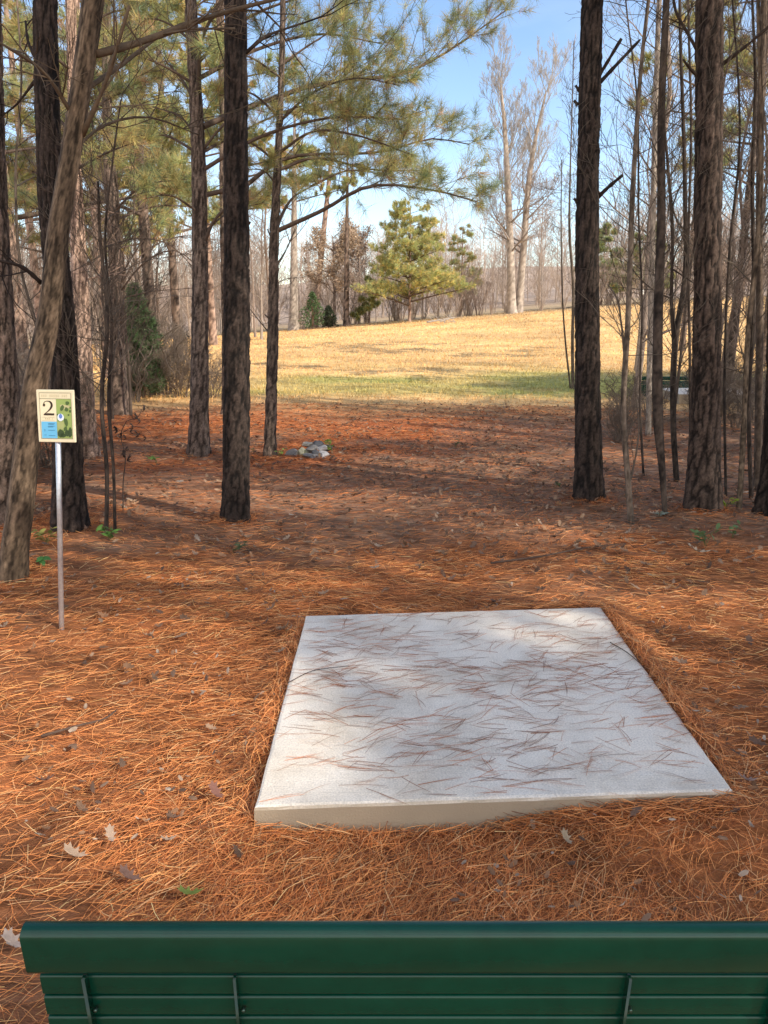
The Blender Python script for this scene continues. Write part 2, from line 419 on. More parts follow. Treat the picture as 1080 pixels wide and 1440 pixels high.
# ------------------------------------------------------------------ loose needles and leaves
STRAW = np.array([[.95, .42, .15], [.82, .315, .10], [.56, .20, .065], [.98, .58, .26], [.26, .10, .045], [.80, .48, .23]])
def needle_strips(mb, x, y, z, ang, L, wd, bend, pitch, col, arch=.10):
    n = len(x); K = 4
    s = np.linspace(-.5, .5, K)[None, :]
    a = ang[:, None] + bend[:, None]*s
    ds = L[:, None]/(K-1)
    cxs = np.concatenate([np.zeros((n, 1)), np.cumsum(np.cos(a[:, :-1])*ds, 1)], 1); cys = np.concatenate([np.zeros((n, 1)), np.cumsum(np.sin(a[:, :-1])*ds, 1)], 1)
    px = x[:, None]+cxs-cxs.mean(1, keepdims=True); py = y[:, None]+cys-cys.mean(1, keepdims=True)
    arc = (.25-s**2)*L[:, None]*arch
    pz = z[:, None] + s*L[:, None]*np.sin(pitch)[:, None] + arc
    tw = rng.uniform(-.9, .9, n)[:, None]
    nxv, nyv = -np.sin(a)*np.cos(tw), np.cos(a)*np.cos(tw); nzv = np.sin(tw)+0*a
    hw = wd[:, None]*.5*np.array([1, 1, 1, .4])[None, :]
    A = np.stack([px-nxv*hw, py-nyv*hw, pz-nzv*hw], -1); B = np.stack([px+nxv*hw, py+nyv*hw, pz+nzv*hw], -1)
    V = np.stack([A, B], 2).reshape(-1, 3)
    base = np.arange(n)[:, None]*2*K
    Q = np.concatenate([base+np.array([[2*k, 2*k+2, 2*k+3, 2*k+1]]) for k in range(K-1)], 0)
    mb.add(V, np.repeat(col, 2*K, 0), Q)
def flow(x, y): return (fbm(x*.55+11, y*.55+3)-.5)*2.6 + .15
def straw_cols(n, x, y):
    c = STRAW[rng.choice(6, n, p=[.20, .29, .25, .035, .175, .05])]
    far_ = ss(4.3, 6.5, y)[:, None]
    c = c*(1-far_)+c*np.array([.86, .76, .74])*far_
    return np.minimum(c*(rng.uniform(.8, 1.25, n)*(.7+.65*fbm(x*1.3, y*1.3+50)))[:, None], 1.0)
sb = MB()
N = 400000
r = 1.0+12.5*rng.random(N)**1.15; th = rng.normal(0, .38, N); th = np.where(np.abs(th) > .85, rng.uniform(-.8, .8, N), th)
x, y = r*np.sin(th), r*np.cos(th)
zc_ = zone(x, y)[:, 0]/(1-.2*(1-ss(3.5, 8, y)))/(1-.0*ss(4.6, 7, y))
keep = (rng.random(N) < .22+.78*ss(.36, .47, zc_)) & (in_slab(x, y) < -.012) & (rng.random(N) < 1-.75*ss(9.5, 13.5, y)) & (rng.random(N) < .35+.9*fbm(x*.9+5, y*.9+8))
x, y, r = x[keep], y[keep], r[keep]; n = len(x)
z = H(x, y)+rng.random(n)**1.5*.020+.002
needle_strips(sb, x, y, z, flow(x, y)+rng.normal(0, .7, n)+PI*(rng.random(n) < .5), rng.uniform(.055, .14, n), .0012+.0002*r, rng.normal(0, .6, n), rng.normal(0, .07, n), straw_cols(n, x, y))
# shaggy straw leaning up against the pad edges
for i, num in ((0, 700), (1, 900), (3, 700), (2, 350)):
    a, b = SLAB[i], SLAB[(i+1) % 4]; t = rng.random(num)
    if i == 0: t = np.where(rng.random(num) < .8, .5+.5*t, t)
    e = (b-a)[:2]/np.linalg.norm((b-a)[:2]); out = np.array([e[1], -e[0]])
    d = np.abs(rng.normal(0, .035, num))+.004
    x, y = a[0]+(b-a)[0]*t+out[0]*d, a[1]+(b-a)[1]*t+out[1]*d
    zz = H(x, y)+rng.random(num)*.03
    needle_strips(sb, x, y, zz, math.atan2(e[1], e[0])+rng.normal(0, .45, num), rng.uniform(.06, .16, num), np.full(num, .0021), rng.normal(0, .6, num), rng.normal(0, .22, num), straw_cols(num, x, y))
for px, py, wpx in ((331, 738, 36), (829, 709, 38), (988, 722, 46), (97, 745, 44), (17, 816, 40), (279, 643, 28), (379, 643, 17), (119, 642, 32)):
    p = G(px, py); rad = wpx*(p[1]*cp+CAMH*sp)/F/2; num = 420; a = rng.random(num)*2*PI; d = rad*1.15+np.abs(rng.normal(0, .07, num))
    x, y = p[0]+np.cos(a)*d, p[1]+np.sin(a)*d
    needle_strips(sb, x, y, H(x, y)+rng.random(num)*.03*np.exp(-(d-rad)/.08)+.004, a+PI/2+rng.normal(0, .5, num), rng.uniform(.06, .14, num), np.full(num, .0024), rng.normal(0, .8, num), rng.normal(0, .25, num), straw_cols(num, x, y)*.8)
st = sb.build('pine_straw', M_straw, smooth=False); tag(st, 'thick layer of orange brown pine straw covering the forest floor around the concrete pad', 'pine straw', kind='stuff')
# needles lying on the pad, in little two and three needle bundles
nb = MB()
c = 0; xs_, ys_, an_ = [], [], []
A0, A1, A2, A3 = [p[:2] for p in SLAB]
while c < 900:
    a, b = random.random(), random.random()**.8
    p = (A0*(1-a)+A1*a)*(1-b)+(A3*(1-a)+A2*a)*b
    dens = .4+.6*float(fbm(np.array([p[0]*2.4+2]), np.array([p[1]*3.0+4]))[0] > .47)
    if random.random() > dens or in_slab(p[0], p[1]) < .02: continue
    an = random.gauss(.1, .48)+(PI if random.random() < .5 else 0)
    for k in range(random.choice((1, 1, 2, 2, 3))):
        xs_.append(p[0]+random.gauss(0, .006)); ys_.append(p[1]+random.gauss(0, .006)); an_.append(an+random.gauss(0, .13))
    c += 1
n = len(xs_); x, y = np.array(xs_), np.array(ys_)
needle_strips(nb, x, y, np.full(n, ZS+.0014)+rng.random(n)*.003, np.array(an_), rng.uniform(.07, .17, n), np.full(n, .0015), rng.normal(0, .32, n), np.zeros(n), np.array([.42, .19, .105])*rng.uniform(.5, 1.5, n)[:, None], arch=.012)
o = nb.build('pine_needles', M_straw, smooth=False); tag(o, 'loose brown pine needles scattered over the concrete pad', 'pine needles', kind='stuff')
OAK = np.array([(0, -.5), (.05, -.42), (.10, -.30), (.22, -.28), (.13, -.16), (.16, -.04), (.34, .02), (.20, .12), (.20, .24), (.28, .36), (.13, .37), (.06, .5)])
OAK = OAK*[.78, 1]; OAK = np.concatenate([OAK, (OAK*[-1, 1])[-2:0:-1]])
def leaf_mesh(mb, pos, size, yaw, tilt, roll, curl, col, shape=OAK):
    q = np.concatenate([shape, [[0, 0]]])*size
    zc = curl*(q[:, 0]**2*3.0 + q[:, 1]**2*1.2)/max(size, 1e-6)
    V = np.stack([q[:, 0], q[:, 1], zc], -1)
    cr_, sr = math.cos(roll), math.sin(roll); V = V @ np.array([[cr_, 0, -sr], [0, 1, 0], [sr, 0, cr_]])
    ct, st_ = math.cos(tilt), math.sin(tilt); V = V @ np.array([[1, 0, 0], [0, ct, st_], [0, -st_, ct]])
    cy_, sy = math.cos(yaw), math.sin(yaw); V = V @ np.array([[cy_, sy, 0], [-sy, cy_, 0], [0, 0, 1]])
    n = len(shape)
    mb.add(V+np.asarray(pos), col, None, [[n, i, (i+1) % n] for i in range(n)])
DRY = np.array([[.38, .25, .16], [.26, .16, .10], [.44, .33, .24], [.18, .11, .075], [.36, .20, .11], [.48, .38, .29]])
lb = MB(); cnt = 0
while cnt < 9000:
    r_ = 2+11.5*random.random()**.8; t_ = random.gauss(.06, .42); xx, yy = r_*math.sin(t_), r_*math.cos(t_)
    d = .12+.75*ss(4.2, 5.6, yy)*(1-.45*ss(10, 13, yy)) + .25*ss(0, 2, xx)*ss(4, 6, yy)
    d *= .4+1.0*float(vn(np.array([xx*.8]), np.array([yy*.8]))[0])
    if random.random() > d or in_slab(xx, yy, .05) > 0: continue
    cc = DRY[random.choices(range(6), (3, 4, .5, 5, 3, .2))[0]]*random.uniform(.7, 1.1)
    leaf_mesh(lb, (xx, yy, Hf(xx, yy)+.018+random.random()*.02), random.uniform(.035, .085), random.random()*6.3, random.gauss(0, .3), random.gauss(0, .35), random.uniform(-.5, 1.2), cc)
    cnt += 1
for q in range(1500):
    r_ = 1.2+3.5*random.random(); t_ = random.uniform(-.62, .62); xx, yy = r_*math.sin(t_), r_*math.cos(t_)
    if in_slab(xx, yy, .03) > 0: continue
    if float(vn(np.array([xx*2.2]), np.array([yy*2.2]))[0]) < .45: continue
    leaf_mesh(lb, (xx, yy, Hf(xx, yy)+.022+random.random()*.012), random.uniform(.012, .038), random.random()*6.3, random.gauss(0, .4), random.gauss(0, .4), random.uniform(-.5, 1), DRY[random.choice((0, 1, 1, 2, 3, 4, 4, 5))]*random.uniform(.7, 1.1), np.array([(0, -.5), (.2, -.3), (.24, .1), (.1, .5), (-.16, .4), (-.22, -.2)]))
o = lb.build('leaf_litter', M_dry, smooth=False); tag(o, 'brown fallen oak leaves strewn over the shaded straw between the trees', 'leaf litter', kind='stuff')
for px, py, s, yaw, cc, lab in [
    (108, 1225, .085, 1.35, (.50, .36, .25), 'large pale tan oak leaf on the straw above the left bench end'),
    (158, 1200, .07, .5, (.50, .37, .27), 'pale lobed oak leaf on sunlit straw left of the pad, above the large pale leaf'),
    (238, 1199, .055, 2.2, (.48, .35, .25), 'small pale oak leaf at the lower edge of the sunlit straw patch'),
    (22, 1350, .08, 1.1, (.46, .37, .31), 'greyish oak leaf on the ground beside the left end of the green bench'),
    (268, 1276, .075, 1.9, (.26, .34, .08), 'fresh green leaf on the straw just above the bench top'),
    (184, 1252, .08, 1.2, (.22, .13, .10), 'dark brown curled oak leaf on the straw between the pale leaf and the bench'),
    (65, 1115, .075, 2.5, (.18, .10, .07), 'dark curled oak leaf on the straw near the left edge of the photo'),
    (305, 1135, .085, .7, (.26, .13, .10), 'dark reddish oak leaf at the near left corner of the pad'),
    (1045, 1130, .075, 1.6, (.36, .24, .19), 'greyish brown oak leaf at the near right corner of the pad'),
    (980, 783, .17, 1.45, (.55, .43, .30), 'large pale curled leaf on dark ground below the seedling at right'),
    (795, 1200, .06, .3, (.5, .38, .24), 'pale bark chip coloured leaf on the straw in front of the pad')]:
    p = G(px, py); mb = MB()
    leaf_mesh(mb, (p[0], p[1], Hf(p[0], p[1])+.04), s, yaw, .25, .1, .8, cc)
    o = mb.build('fallen_leaf', M_dry if cc[1] < cc[0] else M_leaf, origin=(p[0], p[1], Hf(p[0], p[1])), smooth=True)
    tag(o, lab, 'leaf', 'fallen leaves on the straw')
for path, rr, lab in [([(60, 1050), (110, 1035), (150, 1022), (165, 1008)], .006, 'dark crooked stick half buried in the straw below the sign'),
                      ([(405, 962), (440, 945), (490, 938)], .0022, 'thin dark twig lying across the left edge of the pad'),
                      ([(858, 905), (880, 918), (908, 942)], .0025, 'thin dark twig lying over the right edge of the pad'),
                      ([(690, 800), (760, 790), (830, 775), (880, 770)], .008, 'long thin fallen stick on shaded litter right of centre beyond the pad')]:
    P = [G(a, b, ZS if 'edge' in lab else 0) for a, b in path]
    P = np.array([[p[0], p[1], (ZS+.006 if 'edge' in lab else Hf(p[0], p[1])+.03)] for p in P])
    mb = MB(); mb.tube(spline(P, 14), np.linspace(rr, rr*.5, 14), 6, (.09, .06, .045), cap=True)
    o = mb.build('fallen_stick', M_twig, origin=P[0]); tag(o, lab, 'stick', 'fallen sticks')
# ------------------------------------------------------------------ field grass
fb = MB(); N = 90000
y = 12.6+50*rng.random(N)**1.9; x = rng.uniform(-1, 1, N)*(5+.55*y)
zc = zone(x, y); isf = (zc[:, 0] > .2) & (rng.random(N) < ss(12.3, 15.2, y))
x, y, zc = x[isf], y[isf], zc[isf]; n = len(x)
edge = 1-ss(13.3, 15, y)
h = rng.uniform(.03, .075, n)*(1+1.6*edge*(rng.random(n) < .25)*ss(-2.0, -3.5, x))*(.45+.55*ss(12.5, 15.5, y)) + .0006*y; wd = .006+.0011*y
a = rng.random(n)*2*PI; ln = rng.normal(0, .5, (n, 2))*h[:, None]
p = np.stack([x, y, H(x, y)-.005], -1); side = np.stack([np.cos(a), np.sin(a), 0*a], -1)*(wd*.5)[:, None]
V = np.stack([p-side, p+side, p+np.concatenate([ln, h[:, None]], 1)], 1).reshape(-1, 3)
fb.add(V, np.repeat(zc*rng.uniform(.75, 1.35, n)[:, None], 3, 0), None, np.arange(n*3).reshape(-1, 3))
o = fb.build('field_grass', M_grass, smooth=False); tag(o, 'short golden dormant grass covering the sunlit field, greener along its near edge', 'grass', kind='stuff')
# ------------------------------------------------------------------ tree pieces
PINE_DARK = ((.011, .009, .008), (.072, .052, .042)); PINE_RED = ((.10, .065, .05), (.58, .40, .30)); PINE_MID = ((.04, .03, .024), (.27, .195, .15))  # near trunks toned dark as if shaded, red set tinted as pinkish sunlit bark
HARD = ((.045, .034, .025), (.31, .235, .165)); SAPL = ((.05, .04, .03), (.24, .185, .14)); SAPD = ((.025, .02, .017), (.12, .09, .07)); PALE = ((.20, .165, .135), (.54, .46, .38))
def trunk_mb(P, R, style='pine', cols=PINE_DARK, zfine=5.0, step=.018, seg=None, seed=0, flare=.42, cell=(.034, .25), deep=.012, band=None):
    P = np.asarray(P, float); R = np.asarray(R, float)
    d = np.concatenate([[0], np.cumsum(np.linalg.norm(np.diff(P, axis=0), axis=1))])
    full = d[-1]
    tf = np.concatenate([np.arange(0, min(zfine, full), step), np.arange(min(zfine, full), full, max(.2, step*6)), [full]])
    fine = spline(np.concatenate([P, R[:, None]], 1), 160); dl = np.linspace(0, 1, 160)
    C = np.stack([np.interp(tf/full, dl, fine[:, k]) for k in range(4)], -1)
    rad = C[:, 3]; rmax = R[0]
    k = seg or int(np.clip(2*PI*rmax/(step*.75), 10, 84))
    th = np.arange(k)*2*PI/k
    zz = tf[:, None]+0*th[None, :]; tt = th[None, :]+0*zz
    circ = 2*PI*R.mean(); nc = max(4, round(circ/cell[0]))
    u = tt/(2*PI)*nc
    cs, sn = np.cos(tt), np.sin(tt)
    wob = fbm(cs*2+seed, sn*2+zz*4, seed*.37)-.5
    if style == 'pine':
        w2 = fbm(cs*3+seed+9, sn*3+zz*9, seed*.61)-.5
        e, cid = voro(u+wob*1.0+w2*.7, zz/cell[1]+wob*1.6+w2*1.0, nc, seed)
        e2, cid2 = voro(u*2+w2*2.2, zz/cell[1]*2.3+wob*3+w2*2, nc*2, seed+50)
        flake = fbm(cs*rmax*70+seed, sn*rmax*70+zz*42, seed, 4)
        pl = ss(.02, .36, e+.30*(flake-.5))*(.7+.3*ss(.0, .25, e2))
        dis = deep*(pl*(.8+.3*cid)-.6) + .008*(flake-.5)
        shade = np.clip(pl*(.68+.18*cid+.14*cid2)*(.35+1.25*flake), 0, 1.3)
    else:
        e = fbm(cs*rmax*45+seed, sn*rmax*45+zz*7, seed, 4)*.5+fbm(cs*rmax*150+seed, sn*rmax*150+zz*30, seed+3)*.5
        e = e-.12*ss(.62, .72, fbm(cs*rmax*30+seed*3, sn*rmax*30+zz*12, seed+5))
        e = np.where(np.isclose(tt, 0), e, e)
        dis = deep*.5*(e-.5) + .006*rmax/.1*(fbm(cs*1.5+seed, sn*1.5+zz*2.2, seed)-.5)
        shade = np.clip((e-.3)*2.4, 0, 1.2)*(.55+.9*fbm(cs*1.6+seed, sn*1.6+zz*2.6, seed+8))
    fl = 1+flare*np.exp(-zz/(1.5*rmax+.03))*(1+.45*np.cos(5*tt+seed)+.25*np.cos(3*tt+2*seed)) + .10*np.exp(-zz/.7)
    amp = np.minimum(1, rad[:, None]/.06)
    rr = rad[:, None]*fl*(1+.05*(fbm(cs*1.2+seed, sn*1.2+zz*1.3, seed+9)-.5)) + dis*amp
    V = np.stack([C[:, 0:1]+rr*cs, C[:, 1:2]+rr*sn, C[:, 2:3]+0*rr], -1)
    a, b = np.array(cols[0]), np.array(cols[1])
    CC = a+(b-a)*shade[..., None]
    CC = CC*(.8+.4*fbm(cs+seed, sn+zz*.8, seed+2))[..., None]
    if band is not None: CC = CC*np.where(zz < band, .45, 1)[..., None]
    n = len(tf)
    i = np.arange(n-1)[:, None]*k; j = np.arange(k)[None, :]; j2 = (j+1) % k
    mb = MB(); mb.add(V.reshape(-1, 3), CC.reshape(-1, 3), np.stack([i+j, i+j2, i+k+j2, i+k+j], -1).reshape(-1, 4))
    return mb
def unit(v): return v/(np.linalg.norm(v)+1e-9)
def grow(mb, p, d, L, r, lvl, col, tips=None, nch=5, spread=.8, up=.15, wander=.18, taper=.3, ratio=.55, start=.25, flat=1.0, rmin=.0016):
    n = 6 if L > .5 else 4
    pts = [np.array(p, float)]; dd = unit(np.array(d, float))
    for k in range(n-1):
        dd = unit(dd+rng.normal(0, wander, 3)*[1, 1, flat]+np.array([0, 0, up*.25])); pts.append(pts[-1]+dd*L/(n-1))
    pts = np.array(pts)
    mb.tube(pts, np.linspace(r, max(r*taper, rmin), n), 5 if r > .018 else 3, np.array(col)*rng.uniform(.8, 1.2))
    if tips is not None and lvl <= 1: tips.append((pts, lvl))
    if lvl > 0:
        m = max(2, int(nch*rng.uniform(.7, 1.3)))
        for q in range(m):
            t = start+(1-start)*(q+rng.random())/m
            f = t*(n-1); a = min(int(f), n-2); pp = pts[a]+(pts[a+1]-pts[a])*(f-a); tg = unit(pts[a+1]-pts[a])
            side = rng.normal(0, 1, 3)*[1, 1, flat]; side = unit(side-tg*side.dot(tg))
            ang = spread*rng.uniform(.6, 1.25)
            cd = unit(tg*math.cos(ang)+side*math.sin(ang)+np.array([0, 0, up]))
            grow(mb, pp, cd, L*ratio*(1.15-.55*t)*rng.uniform(.7, 1.25), max(r*(1-(1-taper)*t)*.6, rmin), lvl-1, col, tips, nch, spread, up, wander, taper, ratio, start, flat, rmin)
def tufts(mb, pos, dr, n=26, L=.17, w=.0045, cols=None, m=0, droop=.15, spread=.75):
    pos, dr = np.asarray(pos), np.asarray(dr); T = len(pos)
    if T == 0: return
    d = dr[:, None, :] + rng.normal(0, spread, (T, n, 3)); d[..., 2] -= droop
    d /= np.linalg.norm(d, axis=2, keepdims=True)
    sd = np.cross(d, rng.normal(0, 1, (T, n, 3))); sd /= np.linalg.norm(sd, axis=2, keepdims=True)+1e-9
    ln = L*rng.uniform(.6, 1.15, (T, n, 1))
    b = pos[:, None, :]+rng.normal(0, .012, (T, n, 3))
    V = np.stack([b-sd*w*.5, b+sd*w*.5, b+d*ln+sd*w*.1], 2).reshape(-1, 3)
    c = np.repeat(cols, n*3, 0)*np.repeat(rng.uniform(.7, 1.3, (T*n, 1)), 3, 0)
    mb.add(V, c, None, np.arange(T*n*3).reshape(-1, 3), m)
GREENS = np.array([[.45, .41, .145], [.33, .365, .15], [.21, .275, .15], [.56, .44, .18], [.50, .31, .17]])
def green_cols(T, w=(3, 4, 3, 2.2, 1.0)):
    w = np.array(w)/sum(w); return GREENS[rng.choice(5, T, p=w)]*rng.uniform(.75, 1.25, (T, 1))
TW = (.12, .085, .065)
def pine_limb(mb, P, r0, dens=9, sub=.42, tl=.165, nn=19, w=.0038, gw=(3, 4, 3, 2.2, 1.0), start=.3, tk=1.0, col=TW, needles=True, gmul=1.1):
    P = spline(P, 14); n = len(P)
    Ltot = np.linalg.norm(np.diff(P, axis=0), axis=1).sum()
    mb.tube(P, np.linspace(r0, max(r0*.22, .004), n), 6, col)
    tips = []
    m = max(3, int(dens*Ltot))
    for q in range(m):
        t = start+(1-start)*(q+rng.random())/m
        f = t*(n-1); a = min(int(f), n-2); pp = P[a]+(P[a+1]-P[a])*(f-a); tg = unit(P[a+1]-P[a])
        sdv = unit(np.cross(tg, [0, 0, 1]))*(1 if q % 2 else -1)
        dd = unit(tg*rng.uniform(.4, .9)+sdv*rng.uniform(.3, 1)+np.array([0, 0, rng.uniform(-.15, .75)]))
        grow(mb, pp, dd, sub*Ltot**.6*(1.2-.75*t)*rng.uniform(.5, 1.2), max(r0*.3*(1-.6*t), .004), 1, col, tips, nch=4, spread=.7, up=.2, wander=.15, start=.35)
    tips.append((P[-5:], 1))
    if not needles: return
    pos, dr = [], []
    for pts, lv in tips:
        e = unit(pts[-1]-pts[-2]); pos.append(pts[-1]); dr.append(e)
        k = len(pts)-2
        if k > 0:
            pos.append(pts[k]); dr.append(unit(pts[k+1]-pts[k]))
            if rng.random() < .6*tk and k > 1: pos.append((pts[k-1]+pts[k])/2); dr.append(unit(pts[k]-pts[k-1]))
    pos, dr = np.array(pos), np.array(dr)
    # colour drifts in clumps: old yellow bundles beside fresh green
    tufts(mb, pos, dr, nn, tl, w, gmul*green_cols(len(pos), gw)*(.65+.7*fbm(pos[:, 0]*2.0, pos[:, 1]*2.0, pos[:, 2]*2.0))[:, None], m=1)
def path(Yd, pts): return np.array([at(a, b, Yd) for a, b in pts])
def tree(kind, cat, label, pts, widths, Yd=None, group=None, style='pine', cols=PINE_DARK, hmax=None, top_r=.03, limbs=(), stubs=(), twigs=None, **kw):
    """pts: trunk points as seen (base first); widths in photo pixels; limbs/stubs as lists of seen points."""
    b = G(*pts[0]) if Yd is None else at(*pts[0], Yd)
    if Yd is None:
        for _ in range(6): b = G(*pts[0], z=float(Hs(b[0], b[1])))
        Yd = b[1]
    P = [at(a, c, Yd) for a, c in pts]; P[0][2] = float(Hs(P[0][0], P[0][1]))-.06
    R = [wd*depth(p)/F/2 for wd, p in zip(widths, P)]
    if hmax:
        dirv = unit(P[-1]-P[-2]); dirv = unit(dirv+np.array([0, 0, .6]))
        k = (hmax-P[-1][2])/dirv[2]; P += [P[-1]+dirv*k*.5, P[-1]+dirv*k]; R += [R[-1]*.75, top_r]
    base = P[0]+np.array([0, 0, .06])
    root = empty(kind, base, label, cat, group)
    mb = trunk_mb(P, R, style, cols, zfine=kw.pop('zfine', max(3.2, 1.9+.36*Yd)), step=kw.pop('step', float(np.clip(.003*Yd, .012, .06))), seed=int(abs(b[0]*97+b[1]*31)) % 400, **kw)
    mb.build('trunk', M_bark if style == 'pine' else M_hbark, root, origin=base)
    for sb_ in stubs:
        q, r0 = sb_[0], sb_[1]; dy = sb_[2] if len(sb_) > 2 else 0
        L_ = [at(a, c, Yd+dy*i/(len(q)-1)) for i, (a, c) in enumerate(q)]
        m2 = MB(); n = 10; m2.tube(spline(L_, n), np.linspace(r0, r0*(sb_[3] if len(sb_) > 3 else .55), n)*(1+.12*rng.normal(0, 1, n)), 7, np.array(cols[1])*.5, cap=True)
        if len(sb_) > 4:
            Ps = spline(L_, 10)
            for k in range(sb_[4]):
                i = rng.integers(2, 9); grow(m2, Ps[i], unit(Ps[i]-Ps[i-1])+rng.normal(0, .6, 3), rng.uniform(.25, .7), r0*.4, 1, np.array(cols[1])*.5, nch=4)
        m2.build('branch', M_twig, root, origin=base)
    return root, P, R, Yd, base
def crown_part(root, base, mb): return mb.build('crown', [M_twig, M_needle], root, origin=base)
def pine_crown(mb, top, z0, z1, Lmax, nl, base_xy, **kw):
    """whorled limbs round a straight stem between two heights"""
    for q in range(nl):
        t = (q+rng.random())/nl; z = z0+(z1-z0)*t
        a = rng.random()*2*PI; L = Lmax*(1-.75*t)*rng.uniform(.7, 1.15)
        f = (z-base_xy[0][2])/(base_xy[1][2]-base_xy[0][2]); o = base_xy[0]+(base_xy[1]-base_xy[0])*f
        d = np.array([math.cos(a), math.sin(a), 0])
        pine_limb(mb, [o, o+d*L*.5+[0, 0, .12*L], o+d*L+[0, 0, .22*L]], max(.012, .016*L), **kw)
# ------------------------------------------------------------------ hero pines
r_, P, R, Yd, base = tree('pine_tree', 'tree', 'dark straight pine trunk left of centre between the sign and the rock pile', [(331, 738), (333, 500), (332, 250), (331, 0)], [33, 36, 33.5, 30], hmax=14,
    stubs=[([(346, 74), (372, 52), (400, 41), (440, 28)], .014, .3, .35, 7), ([(345, 322), (352, 312)], .012), ([(346, 525), (352, 521)], .01)])
m = MB(); pine_crown(m, None, 8.5, 13.6, 2.4, 6, (P[-3], P[-1]), dens=4, nn=14, w=.012, tl=.2); crown_part(r_, base, m)
r_, P, R, Yd, base = tree('pine_tree', 'tree', 'dark pine trunk right of the open path with three broken branch stubs', [(829, 709), (826, 500), (826, 300), (833, 0)], [35, 33.5, 31, 29], hmax=14,
    stubs=[([(839, 112), (856, 84), (874, 54)], .015, -.1, .8), ([(840, 120), (868, 90), (900, 56)], .015, .2, .75), ([(840, 278), (858, 261), (876, 246)], .016, -.1, .8),
           ([(815, 128), (809, 120)], .016), ([(813, 148), (807, 141)], .016), ([(812, 284), (807, 279)], .016)])
m = MB(); pine_crown(m, None, 8.5, 13.6, 2.4, 6, (P[-3], P[-1]), dens=4, nn=14, w=.012, tl=.2); crown_part(r_, base, m)
r_, P, R, Yd, base = tree('pine_tree', 'tree', 'thick dark pine trunk at right among thin saplings, bark plates lit near its top', [(988, 722), (994, 500), (996, 250), (998, 0)], [42, 37, 36, 36], hmax=15, cols=((.016, .012, .010), (.115, .082, .064)), cell=(.044, .30), deep=.013,
    stubs=[([(1014, 92), (1045, 68), (1090, 30)], .014, -.2, .7), ([(980, 106), (970, 96), (961, 84)], .013, -.2), ([(981, 72), (966, 45), (950, 15), (945, -20)], .013, .1, .6, 3)])
m = MB(); pine_crown(m, None, 9, 14.6, 2.4, 6, (P[-3], P[-1]), dens=4, nn=14, w=.012, tl=.2); crown_part(r_, base, m)
r_, P, R, Yd, base = tree('pine_tree', 'tree', 'dark pine trunk directly behind the sign, crossed by the leaning tree', [(97, 745), (90, 500), (70, 250), (63, 0)], [40, 36, 33, 31], hmax=14,
    stubs=[([(55, 90), (40, 60), (36, 30)], .012, .2, .5, 3), ([(58, 398), (30, 375), (-10, 365)], .017, -.2, .5, 4), ([(52, 110), (20, 150), (-10, 170)], .01, .3, .4, 6)])
m = MB(); pine_crown(m, None, 8.5, 13.6, 2.4, 6, (P[-3], P[-1]), dens=4, nn=14, w=.012, tl=.2); crown_part(r_, base, m)
r_, P, R, Yd, base = tree('leaning_tree', 'tree', 'smooth brown trunk leaning right behind the sign at the left, its foot dark', [(16, 818), (21, 769), (29, 713), (37, 639), (53, 521), (70, 440), (81, 333), (102, 200), (116, 111), (131, 0)], [35, 35, 35, 34, 33, 31, 30, 28, 29, 30], hmax=9, style='hard', cols=((.025, .018, .012), (.225, .16, .105)), deep=.008, flare=.15,
    stubs=[([(136, 76), (200, 58), (290, 25), (430, -12)], .020, .8, .4, 9), ([(116, 190), (150, 112), (182, 8)], .014, -.2, .5, 5), ([(118, 128), (170, 92), (240, 45), (330, 40)], .014, 1.2, .4, 8), ([(104, 165), (60, 100), (0, 60)], .012, -.4, .4, 6), ([(98, 215), (150, 175), (210, 165), (280, 190)], .010, 1.0, .4, 9), ([(47, 715), (55, 708)], .008)])
m = MB()
for q in range(14): grow(m, P[-2]+(P[-1]-P[-2])*random.random(), rng.normal(0, .7, 3)+[0, 0, .7], 1.8, .025, 3, (.13, .10, .075), nch=5)
m.build('crown', M_twig, r_, origin=base)
tree('pine_tree', 'tree', 'dark furrowed pine trunk cut by the left edge of the photo', [(4, 770), (4, 600), (-2, 400), (-10, 200), (-14, 0)], [46, 44, 34, 30, 28], Yd=5.6, hmax=13, cols=PINE_MID)
r_, P, R, Yd, base = tree('pine_tree', 'tree', 'reddish sunlit pine trunk between the sign and the forked dark pine', [(119, 642), (114, 450), (106, 250), (99, 0)], [30, 24, 17, 13], hmax=12, cols=PINE_RED,
    stubs=[([(112, 300), (135, 292), (160, 300)], .01, -.3, .4, 4), ([(116, 395), (150, 385), (175, 372)], .012, .3, .4, 5), ([(104, 215), (70, 190), (30, 195)], .012, .3, .4, 6)])
m = MB()
for q in (([(104, 180), (150, 140), (210, 118)], 1.), ([(102, 100), (60, 70), (20, 62)], -.6), ([(103, 240), (150, 215), (190, 200)], -.5), ([(101, 60), (150, 20), (200, 10)], .6), ([(105, 190), (60, 150), (10, 140)], .9), ([(110, 330), (70, 300), (10, 285)], 1.2)):
    pine_limb(m, [at(a, c, Yd+q[1]*i/2) for i, (a, c) in enumerate(q[0])], .018, dens=9, gw=(3, 4, 3, 3, 2.2))
pine_crown(m, None, 6, 11.5, 2.0, 7, (P[-3], P[-1]), dens=4, nn=14, w=.012, tl=.2); crown_part(r_, base, m)
